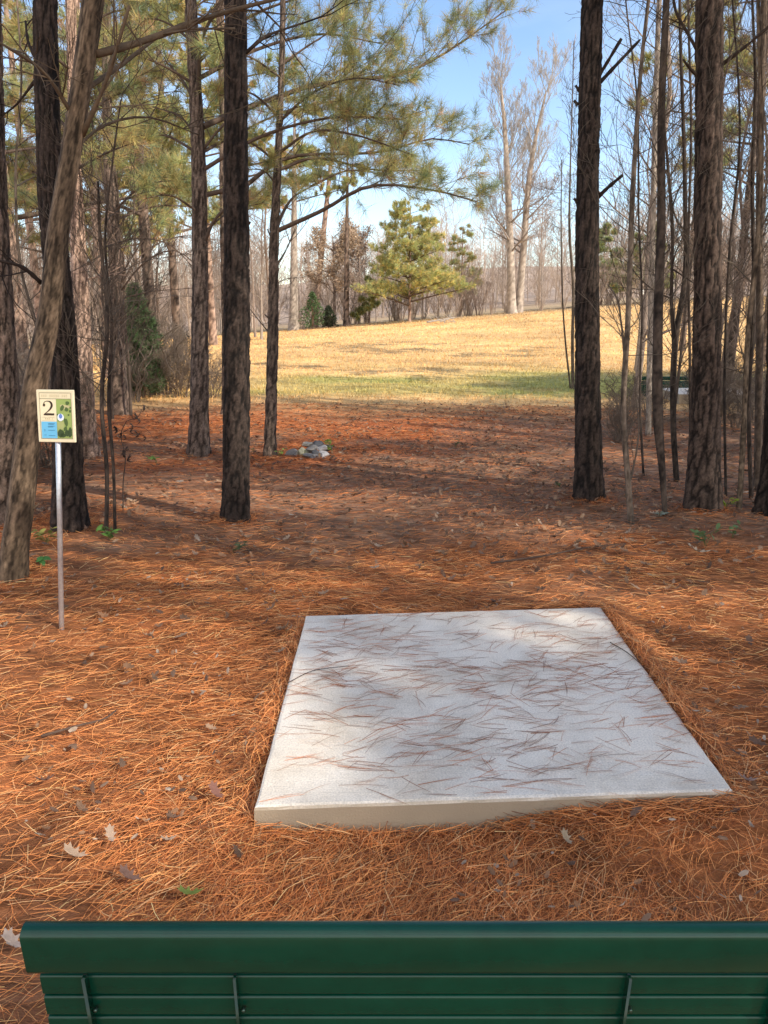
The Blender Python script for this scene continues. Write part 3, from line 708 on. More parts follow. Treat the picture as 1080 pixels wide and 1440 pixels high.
r_, P, R, Yd, base = tree('pine_tree', 'tree', 'dark crooked pine with low arching branches in front of the dark green cedar', [(167, 582), (165, 450), (160, 330), (152, 200), (150, 60), (150, 0)], [24, 18, 17, 14, 11, 10], hmax=9, cols=PINE_MID,
    stubs=[([(168, 412), (200, 372), (245, 352), (290, 385)], .018, -.6, .3, 8), ([(168, 405), (195, 362), (240, 335), (310, 338)], .016, .6, .3, 8), ([(164, 398), (190, 355), (215, 318)], .014, .2, .4, 6), ([(168, 420), (215, 410), (275, 405)], .012, -.3, .4, 6), ([(162, 450), (174, 500), (178, 545)], .014, -1.2, .5), ([(160, 345), (190, 335), (240, 345), (275, 380)], .012, -.4, .4, 7)])
m = MB()
for q in (([(158, 300), (200, 262), (262, 252)], -.5), ([(156, 250), (210, 220), (262, 235)], .6), ([(153, 180), (205, 135), (255, 128)], .3), ([(152, 140), (120, 110), (90, 105)], .3), ([(151, 90), (190, 50), (240, 40)], -.4), ([(160, 310), (220, 290), (290, 292)], .9), ([(158, 280), (120, 250), (80, 250)], .8)):
    pine_limb(m, [at(a, c, Yd+q[1]*i) for i, (a, c) in enumerate(q[0])], .02, dens=7, tl=.2, w=.006, sub=.5)
crown_part(r_, base, m)
r_, P, R, Yd, base = tree('pine_tree', 'tree', 'grey brown pine trunk just left of the darkest pine, standing beyond the sign', [(279, 643), (281, 450), (280, 250), (268, 0)], [26, 23, 20, 16], hmax=12, cols=((.04, .03, .025), (.24, .18, .145)),
    stubs=[([(288, 340), (300, 312), (325, 285)], .022, -.3, .6, 2), ([(272, 140), (256, 112), (232, 85)], .016, .2, .5, 4), ([(286, 210), (310, 180), (345, 150)], .014, -.2, .5, 3), ([(266, 474), (262, 470)], .01),
           ([(279, 142), (283, 60), (310, 0)], .022, -.5, .6, 4), ([(274, 190), (255, 165), (215, 150)], .012, .3, .4, 6)])
m = MB()
for q, dy, r0 in (([(285, 178), (348, 152), (437, 121), (573, 101), (625, 75), (712, 14)], .9, .032), ([(284, 275), (352, 257), (383, 230), (546, 212), (608, 195), (660, 203)], .5, .026),
              ([(280, 110), (360, 70), (450, 48), (540, 62)], .9, .024), ([(284, 240), (360, 195), (470, 165), (565, 168)], -.4, .022), ([(283, 215), (330, 190), (420, 150), (500, 140)], 1.6, .02),
              ([(278, 215), (230, 190), (170, 195)], .8, .016), ([(276, 90), (340, 30), (430, -5), (520, -15)], .4, .02), ([(276, 120), (225, 90), (165, 70)], -.5, .016),
              ([(284, 330), (320, 300), (370, 285)], 1.2, .014), ([(281, 300), (240, 275), (200, 280)], -.6, .014), ([(273, 60), (230, 30), (190, 25)], .5, .014)):
    pine_limb(m, [at(a, c, Yd+dy*i/2) for i, (a, c) in enumerate(q)], r0, dens=7.5, sub=.45, start=.28)
pine_crown(m, None, 6, 11.6, 2.2, 7, (P[-3], P[-1]), dens=4, nn=14, w=.012, tl=.2)
crown_part(r_, base, m)
r_, P, R, Yd, base = tree('pine_tree', 'tree', 'slender pine beside the rock pile with long drooping needle branches reaching right', [(379, 643), (384, 450), (386, 325), (392, 200), (397, 60), (398, 0)], [15.5, 14.5, 13, 10, 8, 7.5], hmax=8.5, cols=((.035, .027, .022), (.215, .16, .125)),
    stubs=[([(381, 450), (372, 442)], .012), ([(388, 376), (402, 352), (412, 330)], .012, .2, .5, 4), ([(382, 335), (376, 322)], .012), ([(390, 398), (404, 392), (418, 390)], .006, .2, .4, 3), ([(380, 470), (362, 448), (348, 430)], .008, .2, .4, 3)])
m = MB()
for q, dy, r0 in (([(389, 325), (457, 294), (511, 264), (612, 268), (672, 284)], -.4, .024), ([(386, 330), (396, 303), (412, 278), (440, 261)], .5, .024), ([(390, 240), (440, 222), (520, 238), (600, 240)], .5, .018),
              ([(391, 230), (350, 200), (300, 195)], .5, .014), ([(394, 170), (440, 130), (500, 110), (560, 120)], -.6, .016), ([(392, 215), (440, 185), (500, 190), (580, 218)], -.5, .016),
              ([(396, 90), (440, 60), (490, 30)], .4, .012), ([(396, 110), (350, 80), (300, 75)], -.5, .012), ([(393, 165), (350, 130), (305, 135)], -.3, .014), ([(437, 262), (490, 240), (545, 246)], .3, .012), ([(391, 262), (370, 240), (345, 238)], -.3, .01)):
    pine_limb(m, [at(a, c, Yd+dy*i/2) for i, (a, c) in enumerate(q)], r0, dens=8.5, sub=.42, start=.25)
pine_crown(m, None, 5.4, 8.4, 1.4, 7, (P[-3], P[-1]), dens=5, nn=14, w=.01, tl=.2)
crown_part(r_, base, m)
tree('pine_tree', 'tree', 'very slim dark trunk half hidden behind the darkest pine', [(316, 582), (316, 450), (313, 300), (312, 100), (312, 0)], [9, 8.5, 8, 7, 6], hmax=9, cols=PINE_MID)
tree('pine_tree', 'tree', 'dark pine trunk cut off by the right edge of the photo', [(1094, 722), (1097, 600), (1102, 400), (1106, 0)], [46, 40, 38, 36], hmax=14)
# ------------------------------------------------------------------ hero saplings (hardwoods)
def twiggy(root, base, P, R, Yd, t0=.25, n=22, L=1.0, col=(.10, .08, .062), lvl=2, name='crown', nch=5, up=.35):
    mb = MB(); Ps = spline(P, 40)
    for q in range(n):
        t = t0+(1-t0)*(q+rng.random())/n; p = Ps[min(39, int(t*39))]
        a = rng.random()*2*PI
        grow(mb, p, [math.cos(a), math.sin(a), rng.uniform(.3, 1.0)], L*(1.15-.6*t)*rng.uniform(.6, 1.2), float(np.clip(R[-1]*.55, .004, .012)), lvl, col, nch=nch, up=up, wander=.2)
    mb.build(name, M_twig, root, origin=base)
def sapling(label, pts, w, Yd=None, hmax=6.5, cols=SAPL, n=22, L=1.0, band=None, t0=.2, stubs=(), lvl=2, name='sapling', col=(.10, .08, .062), group='thin saplings beside the open path'):
    w = [q*.72 for q in w]
    r_, P, R, Y2, base = tree(name, 'sapling' if name == 'sapling' else 'tree', label, pts, w, Yd=Yd, style='hard', cols=cols, hmax=hmax, top_r=.008, flare=.25, deep=.004, group=group, stubs=stubs)
    twiggy(r_, base, P, R, Y2, t0=t0, n=n, L=L, lvl=lvl, col=col)
sapling('slender sapling with a pale sunlit foot right of the stubbed pine', [(889, 736), (882, 660), (877, 590), (883, 450), (891, 250), (904, 70), (912, 0)], [12, 11, 11, 10.5, 9.5, 7.5, 7], cols=SAPL, stubs=[([(880, 515), (873, 450), (868, 420), (855, 400)], .011, .1, .5, 3), ([(879, 700), (890, 660), (898, 610), (895, 560)], .008, .1, .5, 2)])
sapling('crooked sapling with a thin pale foot and thick upper stem beside the thick right pine', [(937, 727), (931, 660), (926, 600), (925, 470), (930, 300), (930, 170), (937, 0)], [9, 13, 19, 19, 17, 15, 13], cols=SAPD, n=26)
sapling('pale straight tree behind the crooked sapling at right', [(912, 612), (914, 480), (918, 320), (922, 150), (927, 0)], [10, 11, 11, 11, 10], cols=PALE, hmax=9, n=20, L=1.4, name='hardwood_tree')
sapling('dark twin stemmed sapling left of the thick right pine', [(953, 677), (947, 600), (951, 470), (962, 400), (963, 260), (956, 0)], [10, 11, 12, 10, 8, 6], cols=SAPD, stubs=[([(949, 500), (944, 420), (946, 330), (938, 220), (930, 120)], .022, .2, .4, 8)])
sapling('tawny bent sapling right of the thick right pine', [(1040, 718), (1046, 600), (1052, 470), (1066, 330), (1070, 150), (1066, 0)], [10, 10, 10, 9, 8, 7], cols=HARD)
sapling('dark upright sapling close beside the tawny bent one', [(1058, 702), (1053, 560), (1060, 420), (1058, 250), (1062, 100), (1058, 0)], [8, 8, 8, 7, 6, 5], cols=SAPD)
sapling('grey brown young tree near the right edge in front of the field', [(1066, 690), (1068, 480), (1068, 300), (1070, 150), (1074, 0)], [14, 14, 14, 13, 12], cols=((.06, .045, .035), (.24, .175, .125)), hmax=9, name='hardwood_tree')
sapling('very thin dark sapling just right of the thick right pine', [(1022, 700), (1019, 520), (1026, 350), (1040, 200), (1034, 50), (1030, 0)], [5, 5, 5, 4.5, 4, 4], cols=SAPD, n=16, L=.7)
sapling('thin sapling between the twin stemmed sapling and the crooked one', [(972, 640), (970, 500), (968, 350), (972, 180), (968, 0)], [5.5, 5.5, 5, 5, 4.5], cols=SAPD, n=20)
sapling('thin wavy sapling behind the pale footed one', [(906, 668), (900, 560), (903, 430), (898, 300), (896, 140), (880, 0)], [4.5, 4.5, 4, 4, 3.5, 3], cols=SAPD, n=16, L=.8)
sapling('slim sapling standing at the field edge left of the stubbed pine', [(806, 548), (805, 480), (806, 400), (801, 330), (802, 240)], [6, 6, 5.5, 5, 3], hmax=6.4, cols=SAPL, n=26, L=1.3, t0=.45, col=(.14, .105, .085), group='twin saplings at the field edge')
sapling('thin bowed sapling at the field edge, leftmost of the two left of the stubbed pine', [(803, 547), (795, 480), (791, 420), (790, 370), (789, 300)], [3.5, 3.5, 3, 3, 2.5], hmax=4.4, cols=SAPL, n=14, L=.7, t0=.5, col=(.14, .105, .085), group='twin saplings at the field edge')
sapling('crooked thin sapling right of the sign with a broken top', [(148, 752), (150, 660), (143, 570), (151, 450), (140, 320), (138, 255)], [8, 8, 8, 8, 6, 4.5], hmax=None, cols=SAPD, n=16, L=.7, t0=.35, group='thin saplings behind the sign')
sapling('wavy dark sapling with a knee, right of the broken topped one', [(161, 748), (159, 650), (153, 570), (157, 460), (148, 330), (158, 230), (170, 140)], [6, 6, 7, 6, 5, 4, 3], hmax=None, cols=SAPD, n=18, L=.8, t0=.35, group='thin saplings behind the sign')
sapling('grey sapling between the left edge pine and the leaning tree', [(42, 690), (40, 600), (55, 480), (30, 380), (22, 250), (30, 100), (24, 0)], [6, 6, 6, 5.5, 5, 4, 4], Yd=6.4, hmax=5.5, cols=SAPL, n=26, L=.9, group='thin saplings behind the sign')
# dead sapling with dark hanging leaves
P = np.array([at(174, 735, 5.9), at(173, 680, 5.9), at(176, 640, 5.85), at(170, 610, 5.8), at(178, 592, 5.75)]); P[0][2] = Hf(P[0][0], P[0][1])-.03
rt = empty('dead_sapling', P[0], 'dead thin sapling with dark curled leaves hanging above the sunlit straw right of the sign', 'sapling')
mb = MB(); mb.tube(spline(P, 16), np.linspace(.006, .003, 16), 5, (.08, .06, .05))
br = [spline([P[-2], at(190, 600, 5.8), at(205, 603, 5.8), at(212, 610, 5.8)], 9), spline([P[-1], at(195, 585, 5.75), at(200, 575, 5.75)], 6)]
for b_ in br: mb.tube(b_, np.linspace(.003, .0016, len(b_)), 4, (.08, .06, .05))
mb.build('stem', M_twig, rt, origin=P[0])
for (a, c) in [(165, 605), (171, 612), (178, 616), (182, 607), (191, 614), (196, 612), (206, 616), (174, 640), (178, 648), (198, 592), (194, 588), (203, 575), (188, 600), (176, 632)]:
    q = at(a, c, 5.8); lf = MB(); leaf_mesh(lf, q, random.uniform(.045, .075), random.random()*6, 1.4+random.gauss(0, .2), random.gauss(0, .6), 2.2, (.05, .035, .03))
    lf.build('dead_leaf', M_dry, rt, origin=P[0])
# ------------------------------------------------------------------ bare tree library and copies
def bare_tree(name, label, cat, h, r0, nb, L, lvl, col, wob=.12, t0=.3, nch=5, group=None, up=.4, spread=.6, multi=1):
    root = empty(name, (0, 0, -500), label, cat, group)
    tb, cb = MB(), MB()
    for s_ in range(multi):
        a = rng.random()*6.28
        lean = np.array([math.cos(a), math.sin(a)])*(.35*h if multi > 1 else .06*h)
        off = np.array([math.cos(a), math.sin(a)])*(.1 if multi > 1 else 0)
        hh = h*rng.uniform(.75, 1) if multi > 1 else h
        P = np.array([[off[0]+lean[0]*t**1.3+rng.normal(0, wob)*t, off[1]+lean[1]*t**1.3+rng.normal(0, wob)*t, hh*t] for t in np.linspace(0, 1, 7)]); P[0][2] = -.15
        Ps = spline(P, 24); Rr = np.linspace(r0, max(.006, r0*.2), 24)
        tb.tube(Ps, Rr*(1+.35*np.exp(-np.linspace(0, 1, 24)*18)), 8, col)
        for q in range(nb//multi):
            t = t0+(1-t0)*(q+rng.random())/(nb//multi); i = min(23, int(t*23)); an = rng.random()*6.28
            grow(cb, Ps[i], [math.cos(an), math.sin(an), rng.uniform(.5, 1.4)], L*(1.15-.7*t)*rng.uniform(.6, 1.2), max(Rr[i]*.45, .006), lvl, np.array(col)*.95, nch=nch, up=up, spread=spread)
    tb.build('trunk', M_hbark, root); cb.build('crown', M_twig, root)
    return root
used = set()
def place(proto, x, y, rz, sc, label=None):
    z = float(Hs(x, y))
    if proto.name not in used:
        used.add(proto.name); proto.location = (x, y, z); proto.rotation_euler = (0, 0, rz); proto.scale = (sc, sc, sc) if np.isscalar(sc) else sc
        if label: proto['label'] = label
        return proto
    return copy_tree(proto, (x, y, z), rz, sc, label)
GR, BR, TN = (.36, .30, .25), (.26, .20, .16), (.44, .345, .27)
far_p = [bare_tree('bare_tree', 'x', 'tree', h, .085, nb, 2.8, 3, c, group='leafless trees along the far edge of the field', t0=t0, nch=6, up=.3, spread=.7) for h, nb, c, t0 in ((10, 20, GR, .22), (8, 18, TN, .15), (10.5, 20, BR, .3), (7, 18, TN, .12))]
FARL = 'leafless grey brown tree in the dense wood beyond the far edge of the field'
for q in range(84):
    Yq = random.uniform(61, 84); xq = random.uniform(-.62, .62)*Yq
    place(far_p[q % 4], xq, Yq, random.random()*6.3, random.uniform(.5, .88)*(.85 if -.12 < xq/Yq < .2 else 1.1), FARL)
shr_p = [bare_tree('bare_shrub', 'x', 'shrub', 4.6, .03, 56, 1.3, 2, c, group='bare shrubs at the foot of the far trees', multi=8, t0=.12, nch=7) for c in (TN, (.36, .275, .22))]
for q in range(110):
    Yq = random.uniform(58, 63); xq = random.uniform(-.58, .58)*Yq
    if -2.5 < xq < 5 and Yq < 60: Yq += 3
    place(shr_p[q % 2], xq, Yq, random.random()*6.3, random.uniform(.5, 1.2), 'bare twiggy shrub in the brushy strip along the far edge of the field')
# far mass of woodland: one thing nobody could count
def low_tree(h, nb):
    mb = MB(); P = np.array([[rng.normal(0, .12), rng.normal(0, .12), h*t] for t in np.linspace(0, 1, 5)])
    mb.tube(P, np.linspace(.09, .02, 5), 4, TN)
    for q in range(nb):
        t = .12+.88*rng.random(); i = min(3, int(t*4)); p = P[i]+(P[i+1]-P[i])*(t*4-i); an = rng.random()*6.28
        grow(mb, p, [math.cos(an), math.sin(an), rng.uniform(.4, 1.5)], 2.5*(1.2-.6*t), .022, 1, (.50, .40, .33), nch=9, up=.35, spread=.8, rmin=.009)
    return mb.arrays()
lows = [low_tree(h, nb) for h, nb in ((11, 26), (9, 24), (12.5, 26))]
wb = MB()
for q in range(520):
    V, C, Q, T = lows[q % 3]; Yq = 82+60*random.random()**1.4; xq = random.uniform(-.66, .66)*Yq; a = random.random()*6.28; s_ = random.uniform(.5, .95)
    Rm = np.array([[math.cos(a), math.sin(a), 0], [-math.sin(a), math.cos(a), 0], [0, 0, 1]])
    wb.add(V@Rm*s_*[1.3, 1.3, 1]+[xq, Yq, float(Hs(xq, Yq))], C*random.uniform(.8, 1.25), Q, T if len(T) else None)
o = wb.build('far_woodland', M_twig, smooth=False); tag(o, 'hazy mass of leafless woodland filling the skyline beyond the field', 'woodland', kind='stuff')
# wooded sides: thin trees left and right at middle distance
mid_p = [bare_tree('bare_tree', 'x', 'tree', h, r0, nb, L, 2, c, group='thin leafless trees in the woods beside the field', t0=.12, nch=6, wob=.14, up=.3, spread=.75) for h, r0, nb, L, c in ((6.5, .022, 34, 1.3, SAPD[1]), (8, .03, 36, 1.6, (.24, .18, .14)), (5, .015, 30, .9, (.20, .155, .115)), (9, .05, 34, 1.9, (.34, .265, .21)))]
for q in range(18):
    Yq = random.uniform(9, 20); u0 = .285+.02*random.random()
    xq = random.uniform(u0, .56)*Yq*1.03+.2
    if Yq < 9 and xq < 2.8: xq += .6
    place(mid_p[q % 4], xq, Yq, random.random()*6.3, random.uniform(.7, 1.1), 'thin leafless tree in the tangle of stems right of the stubbed pine')
for q in range(40):
    Yq = random.uniform(10, 36); xq = -random.uniform(.32 if Yq < 16 else .27, .56)*Yq
    place(mid_p[(q*3+1) % 4], xq, Yq, random.random()*6.3, random.uniform(.7, 1.15), 'thin leafless tree in the tangle of stems at the left of the photo')
for q in range(16):
    Yq = random.uniform(36, 58); xq = -random.uniform(.14, .5)*Yq
    place(far_p[q % 4], xq, Yq, random.random()*6.3, random.uniform(.7, 1), 'leafless tree in the wood bordering the left side of the field')
# brush under the trees
thk = [bare_tree('thicket_shrub', 'x', 'shrub', 1.1, .012, 70, .5, 2, (.20, .155, .12), group='low dark brush below the left trees', multi=9, t0=.1, nch=6, spread=.9, up=.2)]
for a, c, s_ in ((205, 560, 1.0), (232, 556, 1.15), (255, 560, .9), (190, 566, .9), (300, 560, .7), (218, 545, 1.3), (248, 545, 1.1), (180, 550, 1.2), (272, 548, .8), (296, 548, .6), (192, 556, 1.35)):
    p = G(a, c); place(thk[0], p[0], p[1], random.random()*6, s_, 'low dark leafless brush between the dark crooked pine and the grey brown pine')
for q in range(12):
    Yq = random.uniform(8.5, 13.5); xq = random.uniform(.3, .52)*Yq
    place(thk[0], xq, Yq, random.random()*6, random.uniform(.45, .8), 'low leafless brush among the saplings at right')
for q in range(16):
    Yq = random.uniform(6, 13); xq = -random.uniform(.42, .56)*Yq
    place(thk[0], xq, Yq, random.random()*6, random.uniform(.6, 1.1), 'low leafless brush at the left edge of the photo')
# ------------------------------------------------------------------ evergreen background
def bg_pine(label, x, y, h, z0, Lm, nl, r0=.12, cols=PINE_RED, gw=(3, 4, 3, 2.2, 1), lean=(0, 0), tl=.26, w=None, group=None, dens=4, nn=18, name='pine_tree', start=.35, **kw):
    zb = float(Hs(x, y)); base = np.array([x, y, zb])
    root = empty(name, base, label, 'tree', group)
    P = np.array([[x+lean[0]*t, y+lean[1]*t, zb-.1+(h+.1)*t] for t in np.linspace(0, 1, 5)])
    trunk_mb(P, np.linspace(r0, .03, 5), 'pine', cols, zfine=h, step=float(np.clip(.0035*y, .03, .16)), seed=int(abs(x)*13+y), flare=.3).build('trunk', M_bark, root, origin=base)
    mb = MB(); pine_crown(mb, None, zb+z0, zb+h*.98, Lm, nl, (P[0], P[-1]), dens=dens, nn=nn, w=w or .003+.0006*y, tl=tl, gw=gw, start=start, **kw)
    crown_part(root, base, mb); return root
p = at(576, 450, 56)
bg_pine('bushy yellow green young pine standing alone at the far edge of the field', p[0], p[1], 7.7, 1.1, 3.8, 66, .11, gw=(6, 8, .6, 3, .1), tl=.24, w=.016, dens=6.5, nn=15, start=.25, gmul=1.32, sub=.58)
p = at(413, 474, 57); bg_pine('tall pale pine trunk at the left far end of the field', p[0], 57, 17, 8, 3.5, 20, .34, lean=(.6, 0), w=.03, cols=PALE)
p = at(441, 462, 62); bg_pine('slightly leaning reddish pine trunk left of the bushy pine', p[0], 62, 20, 11, 3.5, 20, .30, lean=(2.6, 0), w=.04)
p = at(487, 468, 57); bg_pine('slim pine with a dark lower trunk just left of the bushy pine', p[0], 57, 15, 9, 2.6, 14, .22, lean=(.3, 0), cols=PINE_MID, w=.04)
p = at(648, 445, 66); bg_pine('small grey green pine right of the bushy pine', p[0], 66, 7, 1.2, 2.0, 34, .1, gw=(2, 4, 2, 1, 3), tl=.26, w=.016, dens=6, nn=14, gmul=1.2)
p = at(845, 430, 64); bg_pine('dark green pine behind the stubbed pine at the field edge', p[0], 64, 6, .8, 2.2, 30, .1, gw=(2, 5, 4, 1, 0), tl=.3, w=.06)
p = at(905, 425, 60); bg_pine('dark green pine at the far right edge of the field behind the small sign', p[0], 60, 5.5, .5, 2.2, 30, .1, gw=(2, 5, 4, 1, 0), tl=.3, w=.06)
p = at(520, 468, 60); bg_pine('low light green pine left under the bushy pine', p[0], 60, 3.2, .3, 1.3, 18, .05, gw=(4, 4, 2, 2, 0), tl=.3, w=.05)
for i, (px, Yq, h, z0, L, c) in enumerate(((30, 12, 11, 2.4, 2.4, PINE_RED), (215, 15, 12, 2.8, 2.6, PINE_MID), (150, 19, 13, 2.4, 2.8, PINE_RED), (250, 24, 14, 3.0, 3.2, PINE_MID), (330, 20, 13, 3.6, 2.6, PINE_RED), (60, 24, 14, 2.5, 3.0, PINE_RED), (180, 32, 15, 3.5, 3.4, PINE_MID), (300, 36, 16, 4.5, 3.4, PINE_RED), (100, 36, 16, 4, 3.4, PINE_MID))):
    p = at(px, 480, Yq)
    bg_pine(['reddish pine at the far left behind the leaning tree', 'pine with low green branches between the crooked pine and the grey brown pine', 'reddish pine deep in the left wood behind the crooked pine', 'tall pine behind the grey brown pine', 'reddish pine behind the darkest pine', 'pine deep in the left wood behind the sign', 'far pine in the left wood above the dark cedar', 'far pine beyond the left part of the field', 'far reddish pine behind the reddish trunk by the sign'][i],
            p[0], Yq, h, z0, L, 26, .07+.003*Yq, c, w=.004+.0007*Yq, dens=4, nn=16, tl=.22, gw=(3, 4, 3, 3, 1.6), group='pines in the left wood')
for i, (px, Yq, h, z0, L) in enumerate(((1030, 16, 11, 4.0, 2.2), (960, 26, 13, 7, 2.6), (1075, 22, 13, 5, 2.8))):
    p = at(px, 480, Yq)
    bg_pine(['pine with thin green crown behind the thick right pine', 'far pine seen between the saplings at right', 'pine at the right edge deep in the wood'][i], p[0], Yq, h, z0, L, 16, .1, PINE_MID, w=.004+.0006*Yq, dens=4, nn=16, group='pines in the right wood')
def cedar(label, x, y, h, rad, col, n=2600, name='cedar_tree'):
    zb = float(Hs(x, y)); base = np.array([x, y, zb]); root = empty(name, base, label, 'tree')
    tb = MB(); tb.tube([base-[0, 0, .1], base+[0, 0, h*.5], base+[0, 0, h*.95]], [.05+.01*h, .04, .01], 8, (.16, .10, .07)); tb.build('trunk', M_bark, root, origin=base)
    cb = MB()
    for q in range(70):
        t = .06+.9*rng.random(); a = rng.random()*6.28; L = rad*(1-t)**.7*rng.uniform(.6, 1.1)
        cb.tube([base+[0, 0, h*t], base+[math.cos(a)*L*.6, math.sin(a)*L*.6, h*t+.15*L], base+[math.cos(a)*L, math.sin(a)*L, h*t+.45*L]], [.012, .008, .004], 3, (.14, .09, .06))
    t = .05+.95*rng.random(n)**.8; a = rng.random(n)*6.28; lob = .45+.95*vn(np.cos(a)*2+3, np.sin(a)*2+t*9)
    rr = rad*(1-t)**.65*(.15+1.2*vn(np.cos(a)*2.6+3, np.sin(a)*2.6+t*14))*rng.uniform(.3, 1.1, n)
    pos = base+np.stack([np.cos(a)*rr, np.sin(a)*rr, h*t], -1); dr = np.stack([np.cos(a)*.7, np.sin(a)*.7, np.full(n, .5)], -1)
    tufts(cb, pos, dr, 12, .13, .010+.0006*y, np.array(col)*rng.uniform(.6, 1.4, (n, 1)), m=1, spread=.6, droop=0)
    crown_part(root, base, cb)
p = G(192, 560); cedar('dark green bushy cedar behind the crooked pine at the edge of the brush', at(196, 500, 14.5)[0], 14.5, 2.0, .55, (.11, .175, .075), 1500)
p = at(440, 465, 55); cedar('small dark green cedar below the pale pine trunks at the far edge', p[0], 55, 2.5, 1.2, (.13, .21, .09), 420)
p = at(462, 466, 56); cedar('low blackish green bush at the foot of the slim pine', p[0], 56, 1.5, .9, (.08, .10, .06), 500)
# brown leaved oaks that kept their leaves
def leafy(label, x, y, h, rad, col, n=2600):
    zb = float(Hs(x, y)); base = np.array([x, y, zb]); root = empty('oak_tree', base, label, 'tree', 'brown leaved trees at the far field edge')
    tb, cb = MB(), MB(); tb.tube([base-[0, 0, .1], base+[.1, 0, h*.5], base+[0, 0, h*.9]], [.12, .08, .03], 8, BR); tb.build('trunk', M_hbark, root, origin=base)
    tips = []
    for q in range(14):
        t = .25+.7*rng.random(); a = rng.random()*6.28; grow(cb, base+[0, 0, h*t], [math.cos(a), math.sin(a), .6], rad*(1.2-.6*t), .04, 2, BR, tips, nch=5)
    cen_ = np.concatenate([q[0] for q in tips]); pos = cen_[rng.integers(0, len(cen_), n)]+rng.normal(0, .15, (n, 3))
    tufts(cb, pos, rng.normal(0, .3, (n, 3)), 3, .16, .07, np.array(col)*rng.uniform(.6, 1.4, (n, 1)), m=1)
    cb.build('crown', [M_twig, M_dry], root, origin=base)
p = at(470, 462, 60); leafy('round tree holding tan brown dead leaves left of the bushy pine', p[0], 60, 7.2, 2.6, (.50, .38, .27), 4200)
p = at(505, 455, 63); leafy('brown leaved tree behind the slim dark footed pine', p[0], 63, 6.5, 2.3, (.42, .32, .25), 3000)
# tall pale forked trees at the far edge
def poplar(label, pts, w, Yd, nb, side, seed):
    P = np.array([at(a, c, Yd) for a, c in pts]); P[0][2] = float(Hs(P[0][0], P[0][1]))-.1
    R = np.array(w)*Yd/F/2; base = P[0]+[0, 0, .1]
    root = empty('poplar_tree', base, label, 'tree', 'tall pale poplars at the far field edge')
    trunk_mb(P, R, 'hard', PALE, zfine=25, step=.16, seg=14, seed=seed, flare=.35, deep=.02).build('trunk', M_hbark, root, origin=base)
    cb = MB(); Ps = spline(P, 40); 
    for q in range(nb):
        t = .3+.7*(q+rng.random())/nb; i = min(39, int(t*39)); a = rng.random()*6.28
        hi = t > .55
        grow(cb, Ps[i], [math.cos(a)*.7, math.sin(a)*.7, (1.5 if hi else .45)], (4.6-2.2*t)*rng.uniform(.6, 1.15), max(np.interp(t, np.linspace(0, 1, len(R)), R)*.30, .022), 3, (.42, .375, .33) if hi else (.34, .285, .25), nch=6, up=.4 if hi else .2, spread=.6 if hi else .7, taper=.25, ratio=.6, rmin=.006)
    for q in range(3): grow(cb, Ps[-1], [rng.normal(0, .25), rng.normal(0, .25), 1], 3.0, R[-1]*.6, 3, (.42, .375, .33), nch=6, up=.5, spread=.5, rmin=.006)
    cb.build('crown', M_twig, root, origin=base)
poplar('tall pale straight bare tree, left of the pair beyond the field', [(720, 443), (717, 330), (713, 240), (709, 170), (704, 118)], [12, 9.5, 7.5, 5, 2], 58, 28, 0, 3)
poplar('tall pale bare tree leaning right, right of the pair beyond the field', [(729, 441), (737, 340), (745, 245), (754, 190), (768, 130)], [10.5, 9, 7, 4.6, 2], 58.6, 28, 1, 5)
# fallen branches at field edge
for i, (q, lab) in enumerate((([(600, 460), (618, 456), (640, 455)], 'pale fallen branch lying at the far edge of the field below the bushy pine'), ([(618, 462), (628, 457), (636, 451)], 'short pale fallen branch crossing the longer one at the far field edge'))):
    P = np.array([at(a, c, 50) for a, c in q]); P[:, 2] = [float(H(p[0], p[1]))+.12+.1*k for k, p in enumerate(P)]
    mb = MB(); mb.tube(spline(P, 10), np.linspace(.07, .03, 10), 7, (.42, .37, .31), cap=True)
    for k in range(7): grow(mb, spline(P, 10)[k+2], rng.normal(0, 1, 3)+[0, 0, .4], .9, .025, 1, (.40, .35, .30))
    tag(mb.build('fallen_branch', M_twig, origin=P[0]), lab, 'branch', 'fallen branches at the far field edge')
# ------------------------------------------------------------------ rocks and plants
def rock(px, py, z0, d, col, label, Yd):
    p = at(px, py, Yd); mb = MB(); nu, nv = 16, 10
    V = []
    sd = px*.37
    planes = [(unit(rng.normal(0, 1, 3)), rng.uniform(.45, .75)) for _ in range(9)]
    for i in range(nv+1):
        ph = PI*i/nv
        for j in range(nu):
            t = 2*PI*j/nu; v = np.array([math.sin(ph)*math.cos(t), math.sin(ph)*math.sin(t), math.cos(ph)])
            k = 1+.5*(float(fbm(np.array([v[0]*1.6+sd]), np.array([v[1]*1.6+v[2]*1.6+sd]), v[2]*1.3)[0])-.5)
            v = v*k
            for pn, pc in planes:
                ex_ = v.dot(pn)-pc
                if ex_ > 0: v = v-pn*ex_
            V.append(v*np.array(d)/2)
    V = np.array(V)
    a = rng.random()*3; V = V@np.array([[math.cos(a), math.sin(a), 0], [-math.sin(a), math.cos(a), 0], [0, 0, 1]])
    Q = [[i*nu+j, (i+1)*nu+j, (i+1)*nu+(j+1) % nu, i*nu+(j+1) % nu] for i in range(nv) for j in range(nu)]
    zg = Hf(p[0], p[1]); c = np.array([p[0], p[1], zg+z0])
    mb.add(V+c, col, Q); tag(mb.build('rock', M_rock, origin=(p[0], p[1], zg), smooth=False), label, 'rock', 'rocks heaped beside the slender pine')
GY, BG, WG = (.25, .24, .235), (.13, .135, .15), (.36, .34, .30)
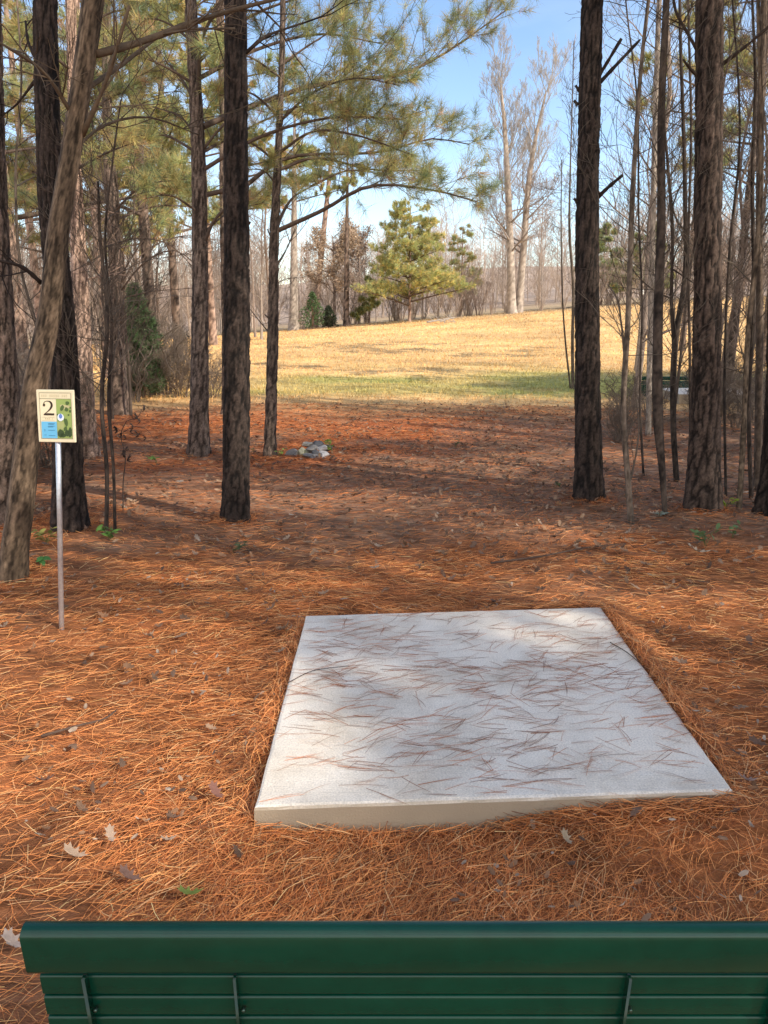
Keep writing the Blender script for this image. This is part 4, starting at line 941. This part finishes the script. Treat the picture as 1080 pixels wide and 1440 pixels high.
for a in ((412, 641, .05, (.13, .13, .13), GY, 'round grey rock apart at the left of the rock pile', 8.55), (425, 638, .06, (.10, .12, .16), (.33, .33, .25), 'mossy olive rock between the grey rock and the pile', 8.6),
          (438, 640, .05, (.22, .18, .11), GY, 'broad pale grey slab rock at the front of the rock pile', 8.5), (455, 640, .05, (.16, .14, .12), (.43, .42, .43), 'pale wedge rock at the front right of the rock pile', 8.52),
          (432, 628, .17, (.10, .10, .09), WG, 'small whitish rock on top left of the rock pile', 8.68), (446, 627, .18, (.13, .12, .08), BG, 'dark blue grey flat rock on top of the rock pile', 8.7),
          (437, 634, .12, (.14, .13, .10), GY, 'grey rock in the middle left of the rock pile', 8.62), (451, 632, .12, (.15, .13, .09), (.42, .42, .44), 'light grey rock in the middle of the rock pile', 8.64),
          (460, 632, .10, (.12, .13, .13), BG, 'dark blue grey rock at the right of the rock pile', 8.74), (444, 637, .09, (.10, .10, .08), BG, 'small dark rock tucked in the centre of the rock pile', 8.52)):
    rock(a[0], a[1], a[2]*.72-.01, (a[3][0]*1.35, a[3][1]*1.3, a[3][2]*.95), np.array(a[4])*[1.0, .98, .95], a[5], a[6])
LEAFSH = np.array([(0, -.5), (.12, -.36), (.22, -.12), (.23, .08), (.14, .30), (0, .5)]); LEAFSH = np.concatenate([LEAFSH, (LEAFSH*[-1, 1])[-2:0:-1]])
def seedling(px, py, h, n, ls, col, label, spread=.09, Yd=None):
    p = G(px, py); zg = Hf(p[0], p[1]); base = np.array([p[0], p[1], zg]); root = empty('seedling', base, label, 'plant', 'green seedlings on the forest floor')
    sbm, lf = MB(), MB()
    for k in range(max(1, n//5)):
        a = random.random()*6.28; tip = base+np.array([math.cos(a)*spread, math.sin(a)*spread, h*random.uniform(.7, 1)])
        st_ = spline([base, base*.5+tip*.5+[0, 0, h*.12], tip], 8); sbm.tube(st_, np.linspace(.003, .0015, 8), 4, (.16, .17, .07))
        for q in range(5):
            i = random.randint(3, 7); b = random.random()*6.28; off = np.array([math.cos(b), math.sin(b), .1])*ls*.5
            leaf_mesh(lf, st_[i]+off, ls*random.uniform(.7, 1.2), b-PI/2, random.gauss(.1, .35), random.gauss(0, .3), -.5, np.array(col)*random.uniform(.7, 1.3), LEAFSH)
    sbm.build('stem', M_twig, root, origin=base); lf.build('leaves', M_leaf, root, origin=base)
for a in ((155, 768, .10, 20, .065, (.12, .24, .05), 'leafy green seedling at the foot of the thin saplings right of the sign'), (68, 775, .10, 20, .07, (.26, .26, .07), 'yellowish green seedling between the leaning tree and the sign post'),
          (57, 812, .07, 8, .075, (.10, .27, .07), 'bright green seedling close right of the leaning tree foot'), (327, 776, .08, 10, .055, (.17, .22, .10), 'pale green seedling in front of the darkest pine foot'),
          (222, 655, .13, 14, .06, (.16, .28, .06), 'small green seedling on the straw left of the grey brown pine'), (394, 645, .12, 14, .05, (.22, .33, .07), 'bright green weed between the slender pine and the rock pile'),
          (468, 640, .18, 18, .06, (.30, .42, .08), 'yellow green weed at the right side of the rock pile'), (428, 643, .12, 8, .05, (.22, .28, .08), 'green weed growing between the left rocks'),
          (641, 629, .12, 14, .05, (.12, .15, .05), 'dark green weed on the shaded ground right of the rock pile'), (1019, 722, .10, 12, .07, (.35, .44, .06), 'bright yellow green seedling at the right foot of the thick right pine'),
          (992, 768, .15, 25, .06, (.14, .21, .08), 'broad leafy green seedling in front of the thick right pine'), (1030, 757, .12, 14, .06, (.14, .22, .08), 'smaller green seedling right of the broad leafy one'),
          (925, 727, .06, 6, .06, (.30, .36, .28), 'pale grey green seedling between the saplings at right'), (352, 640, .1, 10, .05, (.2, .25, .08), 'low green weed left of the slender pine'), (790, 690, .07, 10, .04, (.14, .15, .06), 'tiny green weed left of the stubbed pine')):
    seedling(*a[:7], spread=.16 if a[3] > 30 else .07)
# ------------------------------------------------------------------ tee sign
pb = G(88, 892); zg = Hf(pb[0], pb[1]); Yd = pb[1]
base = np.array([pb[0], pb[1], zg]); sign = empty('tee_sign', base, 'cream hole sign with large 2 on a silver pole at the left', 'sign')
top = at(80.5, 560, Yd); bot = base-[0, 0, .1]
mb = MB(); mb.tube([bot, base+[0, 0, .02], (base+top)/2, top], .0125, 20, (.62, .63, .65), cap=True)
mb.build('pole', M_steel, sign, origin=base)
c0 = at(78.5, 585.5, Yd-.02); k = depth(c0)/F
W_, H_ = 55*k, 73.5*k/ math.cos(math.radians(7))
yaw = math.radians(-6); roll = math.radians(-3.6)
exv = np.array([math.cos(yaw), math.sin(yaw), 0]); ezv = np.array([0, 0, 1.0])
ex = exv*math.cos(roll)-ezv*math.sin(roll)*-1*-1; ex = exv*math.cos(roll)+ezv*math.sin(roll)*.0
ez = unit(ezv + exv*(-math.sin(roll))); ex = unit(exv); ey = np.cross(ez, ex)
AX = np.array([ex, ey, ez])
def sp3(u, v, lift): return c0 + ex*(u*W_) + ez*(v*H_) - ey*lift     # u,v in -.5...5 across the face; lift towards the viewer
mb = MB(); mb.box(c0+ey*.006, (W_, .012, H_), (.80, .72, .50), bev=.0025, ax=AX); panel = mb.build('panel', M_sign, sign, origin=base, smooth=False)
FACE = .0008
def sheet(mb, u0, v0, u1, v1, col, lift): mb.add([sp3(u0, v0, lift), sp3(u1, v0, lift), sp3(u1, v1, lift), sp3(u0, v1, lift)], col, [[0, 1, 2, 3]])
def pxuv(x, y): return (x-520)/620.0, (600-y)/790.0        # from the enlarged view of the sign
def rect(mb, x0, y0, x1, y1, col, lift):
    (u0, v1), (u1, v0) = pxuv(x0, y0), pxuv(x1, y1); sheet(mb, u0, v0, u1, v1, col, lift)
mb = MB()
for q in ((262, 245, 775, 252), (262, 935, 795, 942), (258, 250, 265, 938), (782, 250, 790, 938), (262, 333, 775, 341)): rect(mb, *q, (.22, .20, .12), FACE)
mb.build('border_line', M_sign, panel, smooth=False, origin=base)
mb = MB()
for i in range(13):
    if i in (3, 9): continue
    x0 = 296+i*34
    rect(mb, x0, 272, x0+5, 315, (.62, .55, .36), FACE); rect(mb, x0+13, 272, x0+18, 315, (.62, .55, .36), FACE); rect(mb, x0+5, 290+6*(i % 3-1), x0+13, 297+6*(i % 3-1), (.62, .55, .36), FACE)
mb.build('header_lettering', M_sign, panel, smooth=False, origin=base)
mb = MB()
def stroke(pts, wd, col, lift):
    P = spline(np.array([(a, b, c) for (a, b), c in zip(pts, wd)], float), 40); t = np.gradient(P[:, :2], axis=0); t /= np.linalg.norm(t, axis=1)[:, None]+1e-9
    nn_ = np.stack([-t[:, 1], t[:, 0]], -1); A = P[:, :2]+nn_*P[:, 2:]/2; B = P[:, :2]-nn_*P[:, 2:]/2
    V = [sp3(*pxuv(*q), lift) for q in A]+[sp3(*pxuv(*q), lift) for q in B]
    mb.add(V, col, [[i, i+1, 41+i, 40+i] for i in range(39)])
INK = (.035, .022, .014)
stroke([(330, 430), (335, 395), (370, 374), (410, 374), (450, 395), (462, 435), (445, 475), (400, 520), (350, 555), (322, 576)], [16, 11, 10, 16, 30, 36, 30, 16, 12, 14], INK, FACE)
mb.poly([sp3(*pxuv(335+20*math.cos(q), 430+22*math.sin(q)), FACE*1.6) for q in np.linspace(0, 2*PI, 16)[:-1][::-1]], INK)
mb.add([sp3(*pxuv(a, b), FACE*1.6) for a, b in ((318, 584), (496, 584), (497, 552), (480, 556), (400, 553), (340, 556))], INK, None, [[0, 1, 2], [0, 2, 3], [0, 3, 4], [0, 4, 5]])
mb.build('numeral', M_sign, panel, smooth=False, origin=base)
mb = MB(); rect(mb, 275, 680, 532, 932, (.15, .50, .78), FACE)
blue = mb.build('info_box', M_sign, panel, smooth=False, origin=base)
mb = MB()
for (x0, y0, x1) in ((390, 705, 510), (390, 718, 500), (385, 745, 505), (385, 757, 470), (315, 800, 345), (385, 806, 510), (315, 818, 345), (315, 880, 365), (390, 888, 512)):
    for i in range(int((x1-x0)/14)): rect(mb, x0+i*14, y0, x0+i*14+10, y0+8, (.04, .16, .30), FACE*2)
mb.build('info_lettering', M_sign, blue, smooth=False, origin=base)
def text_mesh(name, body, cen_uv, hgt, col, parent):
    cu = bpy.data.curves.new(name, 'FONT'); cu.body = body; cu.size = 1; cu.align_x = 'CENTER'; cu.align_y = 'CENTER'; cu.space_character = 1.5
    ob = bpy.data.objects.new(name, cu); COL.objects.link(ob)
    me0 = bpy.data.meshes.new_from_object(ob.evaluated_get(bpy.context.evaluated_depsgraph_get()))
    COL.objects.unlink(ob); bpy.data.objects.remove(ob)
    mb = MB(); V = np.array([v.co[:] for v in me0.vertices]); V = np.array([sp3(cen_uv[0], cen_uv[1], FACE)+ex*v[0]*hgt+ez*v[1]*hgt for v in V])
    T = []
    for p_ in me0.polygons:
        ix = list(p_.vertices); T += [[ix[0], ix[i], ix[i+1]] for i in range(1, len(ix)-1)]
    mb.add(V, col, None, T); bpy.data.meshes.remove(me0)
    return mb.build(name, M_sign, parent, smooth=False, origin=base)
text_mesh('par_lettering', 'PAR 3', pxuv(405, 640), .0105, (.35, .30, .16), panel)
mb = MB(); rect(mb, 290, 612, 500, 616, (.5, .44, .26), FACE); rect(mb, 290, 664, 500, 668, (.5, .44, .26), FACE); mb.build('rule_line', M_sign, panel, smooth=False, origin=base)
mb = MB(); rect(mb, 535, 342, 781, 932, (.30, .40, .12), FACE); cmap = mb.build('hole_map', M_sign, panel, smooth=False, origin=base)
mb = MB()
def blob(cx, cy, rx, ry, col, lift, sd, wob=.25, rot=0):
    pts = []
    for q in np.linspace(0, 2*PI, 22)[:-1][::-1]:
        k_ = 1+wob*(float(vn(np.array([math.cos(q)*1.8+sd]), np.array([math.sin(q)*1.8+sd]))[0])-.5)*2
        a, b = rx*k_*math.cos(q), ry*k_*math.sin(q)
        pts.append(sp3(*pxuv(min(cx+a*math.cos(rot)-b*math.sin(rot), 780), cy+a*math.sin(rot)+b*math.cos(rot)), lift))
    mb.poly(pts, col)
mb.poly([sp3(*pxuv(a, b), FACE*1.6) for a, b in ((540, 690), (600, 660), (660, 690), (640, 800), (545, 780))], (.38, .42, .17))
mb.poly([sp3(*pxuv(a, b), FACE*1.6) for a, b in ((600, 430), (640, 420), (770, 440), (770, 470), (690, 480), (610, 520))], (.50, .47, .25))
for i, q in enumerate(((722, 398, 30, 34, 0), (635, 470, 26, 46, .6), (705, 490, 30, 32, 0), (768, 465, 12, 18, 0), (765, 520, 18, 22, 0), (736, 575, 14, 14, 0), (690, 690, 28, 62, -.2), (560, 580, 16, 20, 0), (675, 780, 24, 40, .6))): blob(*q[:4], (.075, .13, .04), FACE*2.4, i*3.3, rot=q[4])
for i, q in enumerate(((590, 850, 52, 60), (700, 850, 34, 48), (755, 840, 34, 74), (630, 885, 48, 32))): blob(*q, (.045, .08, .03), FACE*3.2, 40+i*2.1)
mb.build('map_tree', M_sign, cmap, smooth=False, origin=base)
mb = MB(); blob(605, 612, 54, 56, (.80, .88, .92), FACE*4, 71, .1); blob(606, 596, 28, 36, (.13, .24, .60), FACE*4.8, 77, .15); mb.build('map_disc', M_sign, cmap, smooth=False, origin=base)
# ------------------------------------------------------------------ bench
GREEN = (.001, .052, .030)
def slat_profile(mb, prof, x0, x1, col):      # extrude a closed y,z profile along x
    n = len(prof); V = np.array([[x0, a, b] for a, b in prof]+[[x1, a, b] for a, b in prof])
    mb.add(V, col, [[i, (i+1) % n, n+(i+1) % n, n+i] for i in range(n)])
    for xx, fl in ((x0, 0), (x1, 1)):
        q = np.array([[xx, a, b] for a, b in prof]); mb.poly(q if fl else q[::-1], col)
def rounded(w, h, r, n=5):                     # rounded rectangle, w along y, h along z, centred
    out = []
    for (cx_, cz_, a0) in ((w/2-r, h/2-r, 0), (-w/2+r, h/2-r, PI/2), (-w/2+r, -h/2+r, PI), (w/2-r, -h/2+r, 1.5*PI)):
        for k in range(n+1):
            a = a0+PI/2*k/n; out.append((cx_+r*math.cos(a), cz_+r*math.sin(a)))
    return np.array(out)
ZSEAT = .40
def make_bench(L, label):
    root = empty('park_bench', (0, 0, 0), label, 'bench', 'green park benches')
    rec = math.radians(5); cr2, sr2 = math.cos(rec), math.sin(rec)
    # back plane: local v runs up the back; top leans towards -y
    def bk(y, v): return (y*cr2 - v*sr2, ZSEAT + v*cr2 + y*sr2)
    def prof(w, h, r, v, y=0): return [bk(a+y, b+v) for a, b in rounded(w, h, r)]
    def put(name, p, x0, x1, parent=root):
        mb = MB(); slat_profile(mb, p, x0, x1, GREEN); o = mb.build(name, M_paint, parent); 
        return o
    # rolled top rail: wide rounded cap with a flat apron
    tp = [(.0145*math.cos(a), .012*math.sin(a)) for a in np.linspace(0, PI, 9)]
    tp += [(-.0145, -.057), (-.012, -.063), (.012, -.063), (.0145, -.057)]
    put('top_rail', [bk(a-.004, b+.378) for a, b in tp], -L/2, L/2)
    for k, v in enumerate((.277-.0405*q for q in range(7))):
        put('back_slat', prof(.016, .0365, .004, v, .004), -L/2+.008, L/2-.008)
    for k in range(9):
        yy = .03+.036*k; zz = ZSEAT-.005-.02*math.sin(k/8*PI)
        put('seat_slat', [(a+yy, b+zz) for a, b in rounded(.03, .022, .006)], -L/2+.03, L/2-.03)
    for xx, w in ((-L/2+.075, .006), (-L/2+.285, .005), (L/2-.285, .005), (L/2-.075, .006)):
        mb = MB(); slat_profile(mb, [bk(a-.010, b) for a, b in ((-.007, 0), (.006, 0), (.006, .304), (-.007, .304))], xx-w*.4, xx+w*.4, np.array(GREEN)*.6)
        bo = mb.build('back_bracket', M_paint, root)
        for v in (.24, .16, .08):
            mb = MB(); yb, zb_ = bk(-.0175, v); mb.tube([(xx+.008, yb+.01, zb_), (xx+.008, yb+.004, zb_), (xx+.008, yb+.003, zb_)], [.0028, .0028, .0015], 8, (.10, .16, .13), cap=True); mb.build('bolt', M_steel, bo)
    for s_ in (-1, 1):
        xx = s_*(L/2-.1)
        for yy, ft in ((.0, -.06), (.30, .34)):
            mb = MB(); mb.tube(spline([(xx, yy, ZSEAT-.02), (xx, (yy+ft)/2, .2), (xx, ft, -.03)], 12), .02, 10, GREEN, cap=True); mb.build('leg', M_paint, root)
        mb = MB(); mb.box((xx, .17, ZSEAT-.035), (.04, .34, .02), GREEN, bev=.004); mb.build('seat_support', M_paint, root)
    return root
ZT = ZSEAT+.39
tl = G(34, 1296, ZT)
kx = (1186-36)/F*(tl[1]*cp-(ZT-CAMH)*sp)
bench = make_bench(kx, 'dark green slatted bench seen from behind across the bottom of the photo')
bench.location = (tl[0]+kx/2, tl[1]+.39*math.sin(math.radians(5)), 0)
b2 = copy_tree(bench, (0, 0, 0), 0, 1, 'far dark green bench half hidden behind the thick right pine')
p = at(958, 540, 15.6); b2.location = (p[0], 15.7, float(Hs(p[0], 15.7))); b2.scale = (1.5, 1, 1)
q = at(1000, 550, 14.0)
cs_ = [(q[0]-.75, 13.5), (q[0]+.75, 13.5), (q[0]+.75, 14.6), (q[0]-.75, 14.6)]
pd = make_pad([np.array([a, b, 0]) for a, b in cs_], -.1, q[2]).build('concrete_pad', M_conc, origin=(q[0], 14, 0), smooth=False)
tag(pd, 'distant pale concrete pad seen between the trunks by the far bench', 'concrete pad')
# small far sign
p = at(903, 411, 50); zb = float(Hs(p[0], 50)); base = np.array([p[0], 50, zb])
fs = empty('small_sign', base, 'tiny white sign on a thin post far off at the right edge of the field', 'sign')
mb = MB(); mb.tube([base-[0, 0, .1], base+[0, 0, .4], [p[0], 50, p[2]]], .025, 8, (.5, .5, .5), cap=True); mb.build('pole', M_steel, fs, origin=base)
mb = MB(); mb.box((p[0], 49.96, p[2]), (.24, .02, .36), (.85, .85, .8), bev=.004); mb.build('panel', M_sign, fs, origin=base)
# ------------------------------------------------------------------ pines out of view on the sunny side, crowns shaped to throw chosen shade on the clearing
LIT = []                                       # sunlit openings on the ground: centre, radii, turn
def lit_px(cx_, cy_, rx, ry):
    c_ = G(cx_, cy_); ex_ = abs(G(cx_+rx, cy_)[0]-c_[0]); ey_ = (G(cx_, cy_-ry)[1]-G(cx_, cy_+ry)[1])/2
    LIT.append((c_[0], c_[1], ex_, ey_))
for q in ((245, 1125, 175, 75), (40, 1095, 110, 48), (215, 955, 175, 42), (40, 885, 150, 42), (110, 920, 120, 30), (20, 965, 100, 30), (250, 785, 220, 17), (430, 806, 170, 22), (640, 828, 220, 18), (370, 838, 80, 26), (790, 886, 85, 40), (372, 1100, 30, 50), (330, 1020, 70, 40), (970, 872, 140, 32), (775, 748, 60, 11), (490, 690, 150, 32), (390, 662, 80, 14), (235, 598, 100, 22), (150, 690, 150, 14), (250, 702, 150, 12), (310, 650, 90, 17), (450, 588, 210, 18), (730, 585, 100, 8), (820, 640, 90, 7), (640, 668, 90, 8), (560, 650, 220, 10), (640, 608, 190, 9), (190, 722, 130, 9), (420, 610, 130, 8)): lit_px(*q)
LIT += [(-4.0, 5.0, 2.3, 1.1), (-7.5, 10.2, 3.0, 1.3), (-4.5, 11.5, 2.5, 1.2)]
def is_lit(x, y):
    v = 0.0
    for cx_, cy_, rx, ry in LIT:
        d = ((x-cx_)/rx)**2+((y-cy_)/ry)**2
        if ((x-cx_)/(rx+(.36 if y < 4.2 and x < -.45 else .2)))**2+((y-cy_)/(ry+(.2 if y < 4.2 and x < -.45 else .11)))**2 < 1: return True
    return False
sites = [(x0+random.uniform(-1, 1), y0+random.uniform(-1, 1)) for x0 in (8, 12, 16, 20, 24) for y0 in (-13, -9, -5, -1, 3, 7) if x0 > .62*y0+3.5] + [(24, 10), (20, 10.5), (28, 9), (28, 5)]
cl = {i: [] for i in range(len(sites))}
def want(x, y):
    if y < 14: return not is_lit(x, y)
    return False
step = .30
for gx in np.arange(-9, 9, step):
    for gy in np.arange(.2, 14, step):
        x, y = gx+random.uniform(-.5, .5)*step, gy+random.uniform(-.5, .5)*step
        if y > 13 and random.random() < .5: continue
        if y > 8 and x < -.5 and random.random() < .62: continue
        if y > 9.5 and random.random() < .3: continue
        for rep in range(2 if in_slab(np.array(x), np.array(y), .25) > 0 else 1):
            if not want(x, y): continue
            z = random.uniform(7.5, 13); x, y = x+random.uniform(-.1, .1)*rep, y+random.uniform(-.1, .1)*rep
            C_ = np.array([x+OFF[0]*z, y+OFF[1]*z, z])
            i = min(range(len(sites)), key=lambda k: (sites[k][0]-C_[0])**2+(sites[k][1]-C_[1])**2)
            cl[i].append(C_)
for q in range(1000):                           # the long shadow reaching over the green strip
    y = random.uniform(15.0, 19.6); x = 1.8+abs(y-17)*1.2+8*random.random()
    z = random.uniform(7.5, 12); C_ = np.array([x+OFF[0]*z, y+OFF[1]*z, z])
    i = min(range(len(sites)), key=lambda k: (sites[k][0]-C_[0])**2+(sites[k][1]-C_[1])**2); cl[i].append(C_)
for i, (x, y) in enumerate(sites):
    if not cl[i]: continue
    zb = float(Hs(x, y)); base = np.array([x, y, zb])
    root = empty('pine_tree', base, 'tall pine out of view beyond the right edge, its crown shaped to shade the clearing', 'tree', 'pines out of view on the sunny side')
    tb = MB(); tb.tube([base-[0, 0, .2], base+[0, 0, 7], base+[0, 0, 14]], [.16, .12, .03], 12, PINE_MID[1]); tb.build('trunk', M_bark, root, origin=base)
    mb = MB(); pos = []
    for C_ in cl[i]:
        dist = math.hypot(C_[0]-x, C_[1]-y); s0 = np.array([x, y, max(4, C_[2]-.25*dist)])
        mb.tube(spline([s0, (s0+C_)/2+[0, 0, .1], C_], 5), np.linspace(.010+.004*dist, .004, 5), 4, TW)
        pos.append(C_+rng.normal(0, 1, (7, 3))*[.13, .13, .11])
    pos = np.concatenate(pos)
    tufts(mb, pos, np.tile([0, 0, .4], (len(pos), 1))+rng.normal(0, .4, (len(pos), 3)), 28, .19, .016, green_cols(len(pos)), m=1)
    crown_part(root, base, mb)
